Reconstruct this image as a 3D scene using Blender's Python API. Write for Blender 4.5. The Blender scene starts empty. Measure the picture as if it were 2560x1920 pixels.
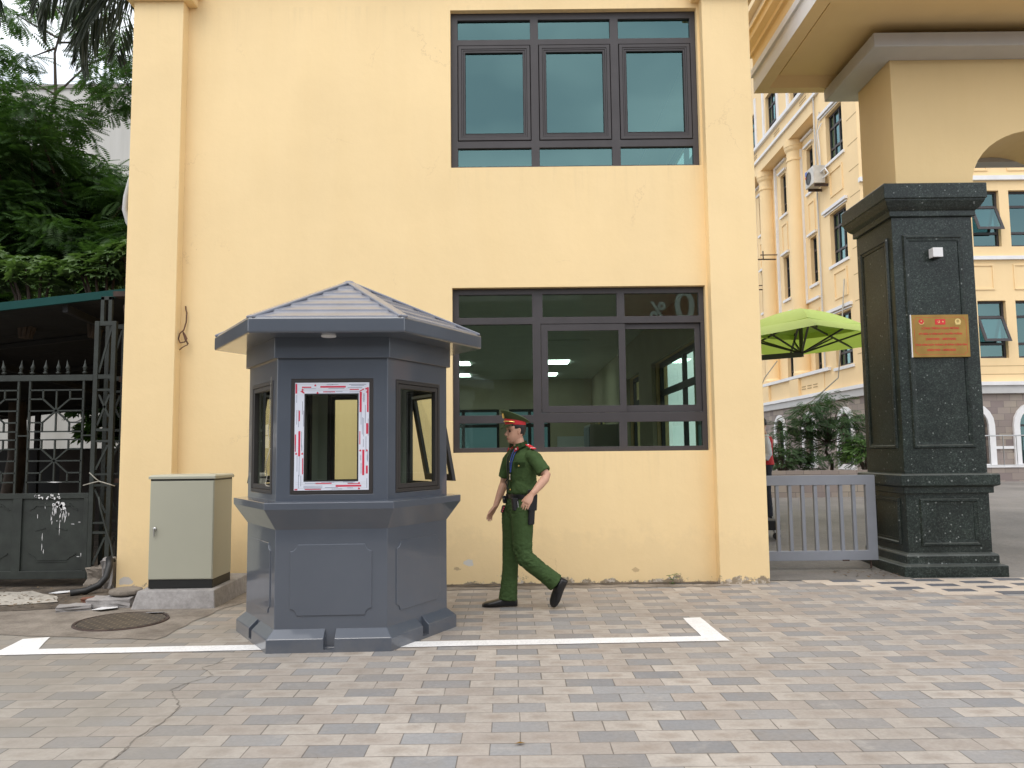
import bpy, bmesh, math, random
import numpy as np
from mathutils import Vector, Matrix
from mathutils.geometry import tessellate_polygon
random.seed(7); rng=np.random.default_rng(7)
S=bpy.context.scene; COL=S.collection
R_=math.radians
# ---------------- camera ----------------
cam=bpy.data.cameras.new('camera'); co=bpy.data.objects.new('camera',cam); COL.objects.link(co)
pt=math.atan(170/1970); ro=0.0108
fw=Vector((0,math.cos(pt),math.sin(pt))); up0=Vector((0,-math.sin(pt),math.cos(pt))); rt0=Vector((1,0,0))
rt=rt0*math.cos(ro)-up0*math.sin(ro); up=rt0*math.sin(ro)+up0*math.cos(ro)
mw=Matrix((rt,up,-fw)).transposed().to_4x4(); mw.translation=Vector((0,0,1.45)); co.matrix_world=mw
cam.sensor_width=36; cam.lens=1970/2560*36; cam.clip_end=800; cam.clip_start=.05
S.camera=co
# ---------------- sky and sun ----------------
W=bpy.data.worlds.new('World'); S.world=W; W.use_nodes=True; nt=W.node_tree; nt.nodes.clear()
N=nt.nodes.new; Lk=nt.links.new
out=N('ShaderNodeOutputWorld'); sky=N('ShaderNodeTexSky'); sky.sky_type='NISHITA'; sky.sun_disc=False
SUN_EL=R_(58); SUN_AZ=R_(200)     # azimuth measured from +Y towards +X
sky.sun_elevation=SUN_EL; sky.sun_rotation=SUN_AZ; sky.air_density=1.0; sky.dust_density=4; sky.ozone_density=1
b1=N('ShaderNodeBackground'); b1.inputs[1].default_value=.06; Lk(sky.outputs[0],b1.inputs[0])
tc=N('ShaderNodeTexCoord'); mp=N('ShaderNodeMapping'); mp.inputs['Scale'].default_value=(1,1,2.6); Lk(tc.outputs['Generated'],mp.inputs[0])
nz=N('ShaderNodeTexNoise'); nz.inputs['Scale'].default_value=2.2; nz.inputs['Detail'].default_value=4; nz.inputs['Roughness'].default_value=.5
Lk(mp.outputs[0],nz.inputs['Vector'])
cr=N('ShaderNodeValToRGB'); cr.color_ramp.elements[0].position=.34; cr.color_ramp.elements[0].color=(.40,.45,.50,1)
cr.color_ramp.elements[1].position=.64; cr.color_ramp.elements[1].color=(1,1,1.0,1); Lk(nz.outputs['Fac'],cr.inputs[0])
b2=N('ShaderNodeBackground'); b2.inputs[1].default_value=1.75; Lk(cr.outputs[0],b2.inputs[0])
ad=N('ShaderNodeAddShader'); Lk(b1.outputs[0],ad.inputs[0]); Lk(b2.outputs[0],ad.inputs[1]); Lk(ad.outputs[0],out.inputs[0])
sl=bpy.data.lights.new('sun','SUN'); sl.energy=.9; sl.angle=R_(32); sl.color=(1,.96,.9)
so=bpy.data.objects.new('sun',sl); COL.objects.link(so); so.location=(-6,-10,20)
sd=Vector((math.sin(SUN_AZ)*math.cos(SUN_EL),math.cos(SUN_AZ)*math.cos(SUN_EL),math.sin(SUN_EL)))
so.rotation_euler=sd.to_track_quat('Z','Y').to_euler()
S.view_settings.view_transform='Standard'; S.view_settings.look='None'; S.view_settings.gamma=1; S.view_settings.exposure=0
S.cycles.max_bounces=10; S.cycles.transparent_max_bounces=24; S.cycles.glossy_bounces=5; S.cycles.caustics_reflective=False

# ---------------- helpers ----------------
ORG={}
def orgof(o): return ORG[o.name]
def tag(o,label=None,cat=None,group=None,kind=None):
    if label: o['label']=label
    if cat: o['category']=cat
    if group: o['group']=group
    if kind: o['kind']=kind
    return o
def thing(name,label,cat,loc=(0,0,0),group=None):
    o=bpy.data.objects.new(name,None); COL.objects.link(o); o.location=loc; o.empty_display_size=.1
    ORG[o.name]=Vector(loc); return tag(o,label,cat,group)
def obj(name,bm,m,parent=None,loc=(0,0,0),bevel=0,smooth=False,seg=2,mats=None):
    """bm: a BMesh or Mesh in world coordinates -> one mesh object"""
    if isinstance(bm,bmesh.types.BMesh):
        me=bpy.data.meshes.new(name); bmesh.ops.recalc_face_normals(bm,faces=bm.faces) if getattr(bm,'_rc',True) is True and len(bm.faces)<60000 else None
        bm.to_mesh(me); bm.free()
    else: me=bm; me.name=name
    o=bpy.data.objects.new(name,me); COL.objects.link(o)
    og=orgof(parent) if parent else Vector(loc)
    me.transform(Matrix.Translation(-og))
    for x in (mats or [m]): me.materials.append(x)
    if smooth:
        me.polygons.foreach_set('use_smooth',[True]*len(me.polygons))
    if parent: o.parent=parent
    else: o.location=og
    ORG[o.name]=og.copy()
    if bevel:
        md=o.modifiers.new('bevel','BEVEL'); md.width=bevel; md.segments=seg; md.limit_method='ANGLE'; md.angle_limit=R_(35)
    return o
def struct(name,bm,m,**k):
    o=obj(name,bm,m,**k); o['kind']='structure'; return o
def nb(): return bmesh.new()
def box(bm,x0,x1,y0,y1,z0,z1,mi=0):
    v=[bm.verts.new((x,y,z)) for x in (x0,x1) for y in (y0,y1) for z in (z0,z1)]
    for f in ((0,1,3,2),(4,6,7,5),(0,4,5,1),(2,3,7,6),(0,2,6,4),(1,5,7,3)):
        bm.faces.new([v[i] for i in f]).material_index=mi
    return bm
def bx(*a): return box(nb(),*a)
def obox(bm,c,ax,hs):
    """oriented box: centre, 3 axes, half sizes"""
    c=Vector(c); v=[]
    for i in (-1,1):
        for j in (-1,1):
            for k in (-1,1): v.append(bm.verts.new(c+ax[0]*hs[0]*i+ax[1]*hs[1]*j+ax[2]*hs[2]*k))
    for f in ((0,1,3,2),(4,6,7,5),(0,4,5,1),(2,3,7,6),(0,2,6,4),(1,5,7,3)): bm.faces.new([v[i] for i in f])
def bar(bm,a,b,w,h=None,upv=(0,0,1)):
    a=Vector(a);b=Vector(b);d=(b-a); L=d.length; d.normalize(); u=Vector(upv)
    if abs(d.dot(u))>.98: u=Vector((0,1,0))
    s=d.cross(u).normalized(); u=s.cross(d).normalized(); h=h or w
    obox(bm,(a+b)/2,(d,s,u),(L/2,w/2,h/2))
def frames(pts):
    n=len(pts); T=[]
    for i in range(n):
        t=(pts[min(i+1,n-1)]-pts[max(i-1,0)]); T.append(t.normalized() if t.length>1e-9 else Vector((0,0,1)))
    ref=Vector((0,0,1)) if abs(T[0].z)<.9 else Vector((1,0,0))
    s=T[0].cross(ref).normalized(); out=[]
    for t in T:
        s=(s-t*s.dot(t)); s=s.normalized() if s.length>1e-6 else t.orthogonal().normalized(); out.append((s,t.cross(s)))
    return out
def tube(bm,pts,rad,n=8,cap=True):
    pts=[Vector(p) for p in pts]; fr=frames(pts); rings=[]
    for i,p in enumerate(pts):
        r=rad[i] if isinstance(rad,(list,tuple)) else rad
        s,u=fr[i]; rings.append([bm.verts.new(p+(s*math.cos(2*math.pi*k/n)+u*math.sin(2*math.pi*k/n))*r) for k in range(n)])
    for a,b in zip(rings,rings[1:]):
        for k in range(n): bm.faces.new((a[k],a[(k+1)%n],b[(k+1)%n],b[k]))
    if cap:
        bm.faces.new(rings[0][::-1]); bm.faces.new(rings[-1])
def ringloft(bm,rings,cap=True,mi=0):
    rv=[[bm.verts.new(p) for p in r] for r in rings]; n=len(rv[0])
    for a,b in zip(rv,rv[1:]):
        for k in range(n): bm.faces.new((a[k],a[(k+1)%n],b[(k+1)%n],b[k])).material_index=mi
    if cap: bm.faces.new(rv[0][::-1]); bm.faces.new(rv[-1])
    return rv
def lathe(bm,c,prof,n=16,axis=(0,0,1)):
    c=Vector(c); a=Vector(axis).normalized(); s=a.orthogonal().normalized(); u=a.cross(s)
    ringloft(bm,[[c+a*z+(s*math.cos(2*math.pi*k/n)+u*math.sin(2*math.pi*k/n))*max(r,1e-4) for k in range(n)] for r,z in prof])
def plate(bm,outer,holes,F,t,mi=0):
    """extruded polygon with holes: F(u,v,d) -> world, d = depth behind the face"""
    loops=[list(outer)]+[list(h) for h in holes]
    isr=lambda l: len(l)==4 and len({round(p[0],5) for p in l})==2 and len({round(p[1],5) for p in l})==2
    if all(isr(l) for l in loops) and holes:
        us=sorted({round(p[0],5) for l in loops for p in l}); vs=sorted({round(p[1],5) for l in loops for p in l}); H_=[(min(p[0] for p in l),max(p[0] for p in l),min(p[1] for p in l),max(p[1] for p in l)) for l in loops]
        o=H_[0]
        def solid(u,v): return o[0]<u<o[1] and o[2]<v<o[3] and not any(h[0]<u<h[1] and h[2]<v<h[3] for h in H_[1:])
        nu,nv=len(us)-1,len(vs)-1; S_=[[solid((us[i]+us[i+1])/2,(vs[j]+vs[j+1])/2) for j in range(nv)] for i in range(nu)]
        cache={}
        def vt(i,j,k):
            if (i,j,k) not in cache: cache[(i,j,k)]=bm.verts.new(F(us[i],vs[j],k*t))
            return cache[(i,j,k)]
        for i in range(nu):
            for j in range(nv):
                if not S_[i][j]: continue
                bm.faces.new((vt(i,j,0),vt(i+1,j,0),vt(i+1,j+1,0),vt(i,j+1,0))).material_index=mi
                bm.faces.new((vt(i,j+1,1),vt(i+1,j+1,1),vt(i+1,j,1),vt(i,j,1))).material_index=mi
                for di,dj,e in ((-1,0,((i,j+1),(i,j))),(1,0,((i+1,j),(i+1,j+1))),(0,-1,((i,j),(i+1,j))),(0,1,((i+1,j+1),(i,j+1)))):
                    a,b=i+di,j+dj
                    if 0<=a<nu and 0<=b<nv and S_[a][b]: continue
                    (p,q),(r,s)=e; bm.faces.new((vt(r,s,0),vt(p,q,0),vt(p,q,1),vt(r,s,1))).material_index=mi
        return
    tri=tessellate_polygon([[Vector((p[0],p[1],0)) for p in l] for l in loops])
    flat=[p for l in loops for p in l]
    a=[bm.verts.new(F(p[0],p[1],0)) for p in flat]; b=[bm.verts.new(F(p[0],p[1],t)) for p in flat]
    for q in tri:
        try:
            bm.faces.new([a[i] for i in q]).material_index=mi; bm.faces.new([b[i] for i in reversed(q)]).material_index=mi
        except ValueError: pass
    o=0
    for l in loops:
        n=len(l)
        for i in range(n):
            j=(i+1)%n; bm.faces.new((a[o+i],a[o+j],b[o+j],b[o+i])).material_index=mi
        o+=n
    bmesh.ops.dissolve_limit(bm,angle_limit=.002,verts=[v for v in a+b if v.is_valid],edges=[e for e in bm.edges]) if False else None
def rect(u0,u1,v0,v1): return [(u0,v0),(u1,v0),(u1,v1),(u0,v1)]
def FY(y): return lambda u,v,d: Vector((u,y+d,v))              # face looking at the camera (-Y)
def FX(x): return lambda u,v,d: Vector((x+d,u,v))               # u = world Y, face looking -X
def FX2(x): return lambda u,v,d: Vector((x-d,u,v))
def arc(cx,cy,r,a0,a1,n): return [(cx+r*math.cos(R_(a0+(a1-a0)*i/n)),cy+r*math.sin(R_(a0+(a1-a0)*i/n))) for i in range(n+1)]
def remesh(bm,vox,smooth_it=2,noise=None):
    me=bpy.data.meshes.new('tmp'); bmesh.ops.recalc_face_normals(bm,faces=bm.faces); bm.to_mesh(me); bm.free()
    o=bpy.data.objects.new('tmp',me); COL.objects.link(o)
    md=o.modifiers.new('r','REMESH'); md.mode='VOXEL'; md.voxel_size=vox; md.use_smooth_shade=True
    if smooth_it:
        ms=o.modifiers.new('s','SMOOTH'); ms.iterations=smooth_it; ms.factor=.5
    dg=bpy.context.evaluated_depsgraph_get(); m2=bpy.data.meshes.new_from_object(o.evaluated_get(dg))
    bpy.data.objects.remove(o); bpy.data.meshes.remove(me)
    return m2
def textmesh(bm,s,size,O,U,V,ext=.001,align='CENTER',mi=0,bold=0):
    cu=bpy.data.curves.new('t','FONT'); cu.body=s; cu.size=size; cu.align_x=align; cu.extrude=ext; cu.offset=bold; cu.resolution_u=3
    o=bpy.data.objects.new('t',cu); COL.objects.link(o)
    dg=bpy.context.evaluated_depsgraph_get(); me=bpy.data.meshes.new_from_object(o.evaluated_get(dg)); bpy.data.objects.remove(o)
    U=Vector(U);V=Vector(V);Nn=U.cross(V); O=Vector(O)
    M=Matrix((U,V,Nn)).transposed().to_4x4(); M.translation=O; me.transform(M)
    k=len(bm.faces); bm.from_mesh(me); bm.faces.ensure_lookup_table()
    for f in bm.faces[k:]: f.material_index=mi
    bpy.data.meshes.remove(me)
def split(name,bm,m,parent,bevel=0,seg=1):
    """every separate island of the bmesh becomes a part of its own"""
    seen=set(); out=[]
    for v in list(bm.verts):
        if v in seen: continue
        st=[v]; isl=[]; seen.add(v)
        while st:
            a=st.pop(); isl.append(a)
            for e in a.link_edges:
                b=e.other_vert(a)
                if b not in seen: seen.add(b); st.append(b)
        nb_=bmesh.new(); mp={a:nb_.verts.new(a.co) for a in isl}; fs={f for a in isl for f in a.link_faces}
        for f in fs:
            try: nb_.faces.new([mp[a] for a in f.verts])
            except ValueError: pass
        out.append(obj(name,nb_,m,parent,bevel=bevel,seg=seg))
    bm.free(); return out
def copytree(o,loc,label=None,parent=None,d=0):
    c=o.copy(); COL.objects.link(c); c.parent=parent
    if parent is None: c.location=loc
    ORG[c.name]=Vector(loc)
    if label and parent is None: c['label']=label
    for ch in list(o.children): copytree(ch,loc,None,c)
    return c

# ---------------- materials ----------------
class G:
    def __init__(s,name):
        s.m=bpy.data.materials.new(name); s.m.use_nodes=True; s.t=s.m.node_tree; s.n=s.t.nodes; s.l=s.t.links.new
        s.b=s.n['Principled BSDF']
        s.o=s.n['Material Output']
    def new(s,t,**k):
        x=s.n.new(t)
        for a,v in k.items(): setattr(x,a,v)
        return x
    def coord(s,kind='Object',scale=(1,1,1)):
        t=s.new('ShaderNodeTexCoord'); m=s.new('ShaderNodeMapping'); m.inputs['Scale'].default_value=scale
        s.l(t.outputs[kind],m.inputs[0]); return m.outputs[0]
    def pos(s):
        return s.new('ShaderNodeNewGeometry').outputs['Position']
    def math(s,op,a,b=None,c=None):
        x=s.new('ShaderNodeMath',operation=op)
        for i,v in enumerate((a,b,c)):
            if v is None: continue
            if isinstance(v,(int,float)): x.inputs[i].default_value=v
            else: s.l(v,x.inputs[i])
        return x.outputs[0]
    def noise(s,vec,scale,detail=3,rough=.55,out='Fac'):
        x=s.new('ShaderNodeTexNoise'); x.inputs['Scale'].default_value=scale; x.inputs['Detail'].default_value=detail; x.inputs['Roughness'].default_value=rough
        s.l(vec,x.inputs['Vector']); return x.outputs[out]
    def ramp(s,f,els,interp='LINEAR'):
        x=s.new('ShaderNodeValToRGB'); r=x.color_ramp; r.interpolation=interp
        while len(r.elements)<len(els): r.elements.new(.5)
        for e,(p,c) in zip(r.elements,els):
            e.position=p; e.color=(*c,1) if len(c)==3 else c
        s.l(f,x.inputs[0]); return x.outputs[0]
    def mix(s,f,a,b,mode='MIX'):
        x=s.new('ShaderNodeMix',data_type='RGBA',blend_type=mode)
        for i,v in ((0,f),(6,a),(7,b)):
            if isinstance(v,(int,float)): x.inputs[i].default_value=v
            elif isinstance(v,tuple): x.inputs[i].default_value=(*v,1)
            else: s.l(v,x.inputs[i])
        return x.outputs[2]
    def bump(s,h,strength=.3,dist=.01):
        x=s.new('ShaderNodeBump'); x.inputs['Strength'].default_value=strength; x.inputs['Distance'].default_value=dist
        s.l(h,x.inputs['Height']); s.l(x.outputs[0],s.b.inputs['Normal'])
def mat(name,col,rough=.6,metal=0,var=.12,vs=3,bump=0,bs=30,coat=0,emit=None,spec=None):
    g=G(name); g.b.inputs['Roughness'].default_value=rough; g.b.inputs['Metallic'].default_value=metal
    if coat: g.b.inputs['Coat Weight'].default_value=coat; g.b.inputs['Coat Roughness'].default_value=.06
    if spec is not None: g.b.inputs['Specular IOR Level'].default_value=spec
    p=g.coord()
    if var:
        f=g.noise(p,vs,4)
        a=tuple(c*(1-var) for c in col); b=tuple(min(1,c*(1+var)) for c in col)
        g.l(g.ramp(f,[(.3,a),(.7,b)]),g.b.inputs['Base Color'])
    else: g.b.inputs['Base Color'].default_value=(*col,1)
    if bump: g.bump(g.noise(p,bs,3),bump)
    if emit: g.b.inputs['Emission Color'].default_value=(*emit[0],1); g.b.inputs['Emission Strength'].default_value=emit[1]
    return g.m
def glass(name,tint,r0=.06,refl=(1,1,1),rough=.0,bump=0):
    g=G(name); g.n.remove(g.b)
    tr=g.new('ShaderNodeBsdfTransparent'); tr.inputs[0].default_value=(*tint,1)
    gl=g.new('ShaderNodeBsdfGlossy'); gl.inputs['Color'].default_value=(*refl,1); gl.inputs['Roughness'].default_value=rough
    lw=g.new('ShaderNodeLayerWeight'); lw.inputs[0].default_value=.5
    f=g.math('POWER',lw.outputs['Facing'],4.0); f=g.math('MULTIPLY_ADD',f,1-r0,r0)
    if bump:
        bn=g.new('ShaderNodeBump'); bn.inputs['Strength'].default_value=bump; bn.inputs['Distance'].default_value=.02
        g.l(g.noise(g.coord(),1.3,1),bn.inputs['Height']); g.l(bn.outputs[0],gl.inputs['Normal'])
    mx=g.new('ShaderNodeMixShader'); g.l(f,mx.inputs[0]); g.l(tr.outputs[0],mx.inputs[1]); g.l(gl.outputs[0],mx.inputs[2]); g.l(mx.outputs[0],g.o.inputs[0])
    return g.m
def plaster(name,col,z_dirt=True):
    g=G(name); p=g.pos(); g.b.inputs['Roughness'].default_value=.75
    f=g.noise(p,.55,5); c=g.ramp(f,[(.3,tuple(k*.94 for k in col)),(.72,tuple(min(1,k*1.04) for k in col))])
    mp=g.new('ShaderNodeMapping'); mp.inputs['Scale'].default_value=(3,3,.5); g.l(p,mp.inputs[0])
    st=g.noise(mp.outputs[0],1.2,5,.65); st=g.ramp(st,[(.35,(.985,.98,.965)),(.6,(1,1,1))])
    c=g.mix(1,c,st,'MULTIPLY')
    if z_dirt:
        sx=g.new('ShaderNodeSeparateXYZ'); g.l(p,sx.inputs[0])
        n=g.noise(p,5,6,.7)
        h=g.math('MULTIPLY_ADD',n,-.50,g.math('ADD',sx.outputs[2],.235))     # < 0 : dirty foot of the wall
        d=g.ramp(h,[(.0,(.9,.9,.9)),(.02,(0,0,0))])
        n2=g.noise(p,16,5,.7); 
        pe=g.ramp(n2,[(.50,(.17,.14,.11)),(.60,(.50,.46,.42))])
        c=g.mix(d,c,pe)
        h2=g.math('MULTIPLY_ADD',n,-1.1,g.math('ADD',sx.outputs[2],.15)); d2=g.ramp(h2,[(0,(.14,.14,.14)),(.2,(0,0,0))])
        c=g.mix(d2,c,(.52,.40,.24))
    if z_dirt:
        # flaked patch, brown scuffs and a few hairline cracks in the render
        for (cx,cz,rr,col_) in ((-.50,.235,.075,(.62,.63,.64)),(-.62,.17,.05,(.45,.33,.2)),(-.12,.09,.06,(.30,.24,.17)),(-4.22,.10,.09,(.52,.52,.53)),(.93,.30,.03,(.62,.58,.5)),(1.35,.14,.05,(.5,.36,.2))):
            dx=g.math('SUBTRACT',sx.outputs[0],cx); dz=g.math('MULTIPLY',g.math('SUBTRACT',sx.outputs[2],cz),1.7)
            dd=g.math('SQRT',g.math('ADD',g.math('MULTIPLY',dx,dx),g.math('MULTIPLY',dz,dz)))
            mk=g.math('LESS_THAN',g.math('MULTIPLY_ADD',n2,.16,dd),rr+.065); c=g.mix(g.math('MULTIPLY',mk,.8),c,col_)
        v=g.new('ShaderNodeTexVoronoi',feature='DISTANCE_TO_EDGE'); v.inputs['Scale'].default_value=.55
        wv=g.new('ShaderNodeVectorMath',operation='MULTIPLY_ADD'); g.l(g.noise(p,2.5,6,.7,'Color'),wv.inputs[0]); wv.inputs[1].default_value=(.5,.5,.5); g.l(p,wv.inputs[2]); g.l(wv.outputs[0],v.inputs['Vector'])
        ck=g.math('MULTIPLY',g.math('LESS_THAN',v.outputs['Distance'],.0022),g.ramp(g.noise(p,.9,3),[(.53,(0,0,0)),(.64,(.35,.35,.35))])); c=g.mix(ck,c,(.55,.38,.2))
        # faint drip stains under the window sills and floor-lift joints
        m3=g.new('ShaderNodeMapping'); m3.inputs['Scale'].default_value=(14,14,.8); g.l(p,m3.inputs[0]); s3=g.noise(m3.outputs[0],1,3,.6)
        for zt in (1.44,4.72,6.69):
            hh=g.math('SUBTRACT',zt,sx.outputs[2]); band=g.math('MULTIPLY',g.math('GREATER_THAN',hh,0),g.ramp(hh,[(0,(1,1,1)),(.55,(0,0,0))]))
            band=g.math('MULTIPLY',band,g.math('MULTIPLY',g.math('GREATER_THAN',sx.outputs[0],-.72),g.math('LESS_THAN',sx.outputs[0],2.22))) if zt<5 else band
            c=g.mix(g.math('MULTIPLY',band,g.ramp(s3,[(.5,(0,0,0)),(.75,(.16,.16,.16))])),c,(.50,.38,.22))
    g.l(c,g.b.inputs['Base Color']); g.bump(g.math('ADD',g.noise(p,9,5,.6),g.math('MULTIPLY',g.noise(p,1.1,3),2.5)),.16,.02)
    return g.m
# ---------------- material library ----------------
def paver_mat():
    g=G('pavers'); p=g.pos(); sx=g.new('ShaderNodeSeparateXYZ')
    wob=g.noise(p,1.3,2,.5,'Color')
    dv=g.new('ShaderNodeVectorMath',operation='SUBTRACT'); g.l(wob,dv.inputs[0]); dv.inputs[1].default_value=(.5,.5,.5)
    dm=g.new('ShaderNodeVectorMath',operation='MULTIPLY_ADD'); g.l(dv.outputs[0],dm.inputs[0]); dm.inputs[1].default_value=(.03,.014,0); g.l(p,dm.inputs[2])
    g.l(dm.outputs[0],sx.inputs[0]); X,Y=sx.outputs[0],sx.outputs[1]
    v=g.math('DIVIDE',g.math('SUBTRACT',Y,4.077),.157); row=g.math('FLOOR',v); fv=g.math('SUBTRACT',v,row)
    par=g.math('SUBTRACT',1,g.math('FLOORED_MODULO',row,2))
    par=g.math('MODULO',g.math('ABSOLUTE',g.math('ADD',row,1)),2)
    u=g.math('MULTIPLY_ADD',par,.5,g.math('DIVIDE',g.math('SUBTRACT',X,1.67),.3)); iu=g.math('FLOOR',u); fu=g.math('SUBTRACT',u,iu)
    cv=g.new('ShaderNodeCombineXYZ'); g.l(iu,cv.inputs[0]); g.l(row,cv.inputs[1])
    wn=g.new('ShaderNodeTexWhiteNoise',noise_dimensions='3D'); g.l(cv.outputs[0],wn.inputs['Vector'])
    rnd=wn.outputs['Value']
    q=g.math('FLOORED_MODULO',g.math('ADD',iu,par),3)
    grey=g.math('LESS_THAN',q,.5)
    # a few pavers break the rhythm
    odd=g.math('GREATER_THAN',rnd,.955); grey=g.math('ABSOLUTE',g.math('SUBTRACT',grey,odd))
    beige=g.ramp(rnd,[(0,(.355,.305,.265)),(.5,(.425,.375,.325)),(1,(.49,.44,.385))])
    gr=g.ramp(rnd,[(0,(.205,.205,.21)),(1,(.30,.298,.298))])
    # worn brown middles on the beige ones
    eu=g.math('MULTIPLY',g.math('MULTIPLY',fu,g.math('SUBTRACT',1,fu)),4); ev=g.math('MULTIPLY',g.math('MULTIPLY',fv,g.math('SUBTRACT',1,fv)),4)
    nn=g.noise(p,7,4,.6); w=g.math('MULTIPLY',g.math('MULTIPLY',eu,ev),nn)
    w=g.ramp(w,[(.28,(0,0,0)),(.62,(.75,.75,.75))])
    beige=g.mix(w,beige,(.27,.215,.17))
    c=g.mix(grey,beige,gr)
    big=g.noise(p,.75,5,.62)
    dirt=g.ramp(big,[(.38,(0,0,0)),(.64,(.58,.58,.58))]); c=g.mix(dirt,c,(.30,.265,.23)); med=g.ramp(g.noise(p,4.5,6,.68),[(.5,(0,0,0)),(.72,(.5,.5,.5))]); c=g.mix(med,c,(.25,.215,.18)); lt=g.ramp(g.noise(p,3.1,6,.7),[(.56,(0,0,0)),(.74,(.5,.5,.5))]); c=g.mix(lt,c,(.47,.43,.38))
    fine=g.noise(p,38,5,.65); c=g.mix(1,c,g.ramp(fine,[(.3,(.86,.86,.86)),(.7,(1.06,1.06,1.06))]),'MULTIPLY')
    # darker, dustier towards the left and the booth
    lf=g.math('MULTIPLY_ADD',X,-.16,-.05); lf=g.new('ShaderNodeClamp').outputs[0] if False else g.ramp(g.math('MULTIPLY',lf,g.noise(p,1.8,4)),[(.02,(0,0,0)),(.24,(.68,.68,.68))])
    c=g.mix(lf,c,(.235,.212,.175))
    # joints
    ju=g.math('MULTIPLY',g.math('MINIMUM',fu,g.math('SUBTRACT',1,fu)),.3); jv=g.math('MULTIPLY',g.math('MINIMUM',fv,g.math('SUBTRACT',1,fv)),.157)
    jd=g.math('MINIMUM',ju,jv); wd=g.math('MULTIPLY_ADD',g.noise(p,2.6,4,.6),.0165,-.0044)
    j=g.math('DIVIDE',jd,g.math('MAXIMUM',wd,.0006)); jm=g.ramp(j,[(.45,(.8,.8,.8)),(1.0,(0,0,0))])
    c=g.mix(jm,c,(.10,.085,.07))
    g.l(c,g.b.inputs['Base Color']); g.b.inputs['Roughness'].default_value=.7
    h=g.math('MULTIPLY_ADD',g.math('MINIMUM',jd,.006),120,g.math('MULTIPLY',fine,.25)); g.bump(h,.35,.004)
    return g.m
def ground_mat(name,c1,c2,rough=.85,sc=1.2,b=.4,bs=25,speck=None):
    g=G(name); p=g.pos(); f=g.noise(p,sc,6,.65); c=g.ramp(f,[(.32,c1),(.68,c2)])
    f2=g.noise(p,bs,4,.7); c=g.mix(1,c,g.ramp(f2,[(.3,(.8,.8,.8)),(.7,(1.1,1.1,1.1))]),'MULTIPLY')
    g.l(c,g.b.inputs['Base Color']); g.b.inputs['Roughness'].default_value=rough; g.bump(f2,b,.01); return g.m
def granite_mat():
    g=G('dark granite'); p=g.pos(); 
    v=g.new('ShaderNodeTexVoronoi'); v.inputs['Scale'].default_value=85; g.l(p,v.inputs['Vector'])
    sv=g.new('ShaderNodeSeparateColor'); g.l(v.outputs['Color'],sv.inputs[0])
    base=g.ramp(sv.outputs[0],[(0,(.006,.010,.009)),(.55,(.016,.024,.021)),(.9,(.030,.040,.035)),(1,(.055,.065,.063))])
    n=g.noise(p,2.2,5,.6); base=g.mix(1,base,g.ramp(n,[(.3,(.6,.6,.6)),(.7,(1.5,1.5,1.45))]),'MULTIPLY')
    v2=g.new('ShaderNodeTexVoronoi'); v2.inputs['Scale'].default_value=24; g.l(p,v2.inputs['Vector']); s2=g.new('ShaderNodeSeparateColor'); g.l(v2.outputs['Color'],s2.inputs[0])
    sp=g.math('MULTIPLY',g.math('GREATER_THAN',s2.outputs[1],.93),g.math('LESS_THAN',v2.outputs['Distance'],.26))
    c=g.mix(g.math('MULTIPLY',sp,.7),base,(.22,.24,.23)); nn_=g.new('ShaderNodeNewGeometry'); sn=g.new('ShaderNodeSeparateXYZ'); g.l(nn_.outputs['Normal'],sn.inputs[0]); c=g.mix(g.math('MULTIPLY',g.math('GREATER_THAN',sn.outputs[2],.35),g.math('MULTIPLY',n,1.1)),c,(.10,.105,.095))
    g.l(c,g.b.inputs['Base Color']); g.b.inputs['Roughness'].default_value=.32; g.b.inputs['Specular IOR Level'].default_value=.4
    return g.m
def stone_mat():
    g=G('mixed stone cladding'); tcx=g.new('ShaderNodeNewGeometry').outputs['Position']; s=g.new('ShaderNodeSeparateXYZ'); g.l(tcx,s.inputs[0])
    cv=g.new('ShaderNodeCombineXYZ'); g.l(g.math('ADD',s.outputs[0],s.outputs[1]),cv.inputs[0]); g.l(s.outputs[2],cv.inputs[1])
    b=g.new('ShaderNodeTexBrick'); g.l(cv.outputs[0],b.inputs['Vector']); b.inputs['Scale'].default_value=1; b.inputs['Brick Width'].default_value=.42; b.inputs['Row Height'].default_value=.21
    b.inputs['Mortar Size'].default_value=.006; b.inputs['Color1'].default_value=(.20,.16,.15,1); b.inputs['Color2'].default_value=(.36,.31,.25,1); b.inputs['Mortar'].default_value=(.13,.11,.1,1)
    c=g.mix(g.ramp(g.noise(tcx,1.5,4),[(.4,(0,0,0)),(.6,(.5,.5,.5))]),b.outputs[0],(.27,.22,.21))
    g.l(c,g.b.inputs['Base Color']); g.b.inputs['Roughness'].default_value=.75; g.bump(b.outputs['Fac'],.3,.01); return g.m
def leaf_mat(name,a,b,trans=.35,rough=.5,sc=1.1):
    g=G(name); p=g.pos(); f=g.noise(p,sc,3,.6); f2=g.noise(p,14,2); 
    f=g.math('MULTIPLY_ADD',f2,.35,g.math('MULTIPLY',f,.75)); c=g.ramp(f,[(.38,a),(.72,b)])
    g.l(c,g.b.inputs['Base Color']); g.b.inputs['Roughness'].default_value=rough
    t=g.new('ShaderNodeBsdfTranslucent'); g.l(g.mix(1,c,(1.1,1.25,.6),'MULTIPLY'),t.inputs[0]); mx=g.new('ShaderNodeMixShader'); mx.inputs[0].default_value=trans
    g.l(g.b.outputs[0],mx.inputs[1]); g.l(t.outputs[0],mx.inputs[2]); g.l(mx.outputs[0],g.o.inputs[0]); return g.m
M={}
M['wall']=plaster('yellow wall paint',(.90,.683,.372))
M['wall2']=plaster('yellow arch paint',(.87,.65,.335),False)
M['yfar']=plaster('yellow facade paint',(.85,.635,.355),False)
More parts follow.
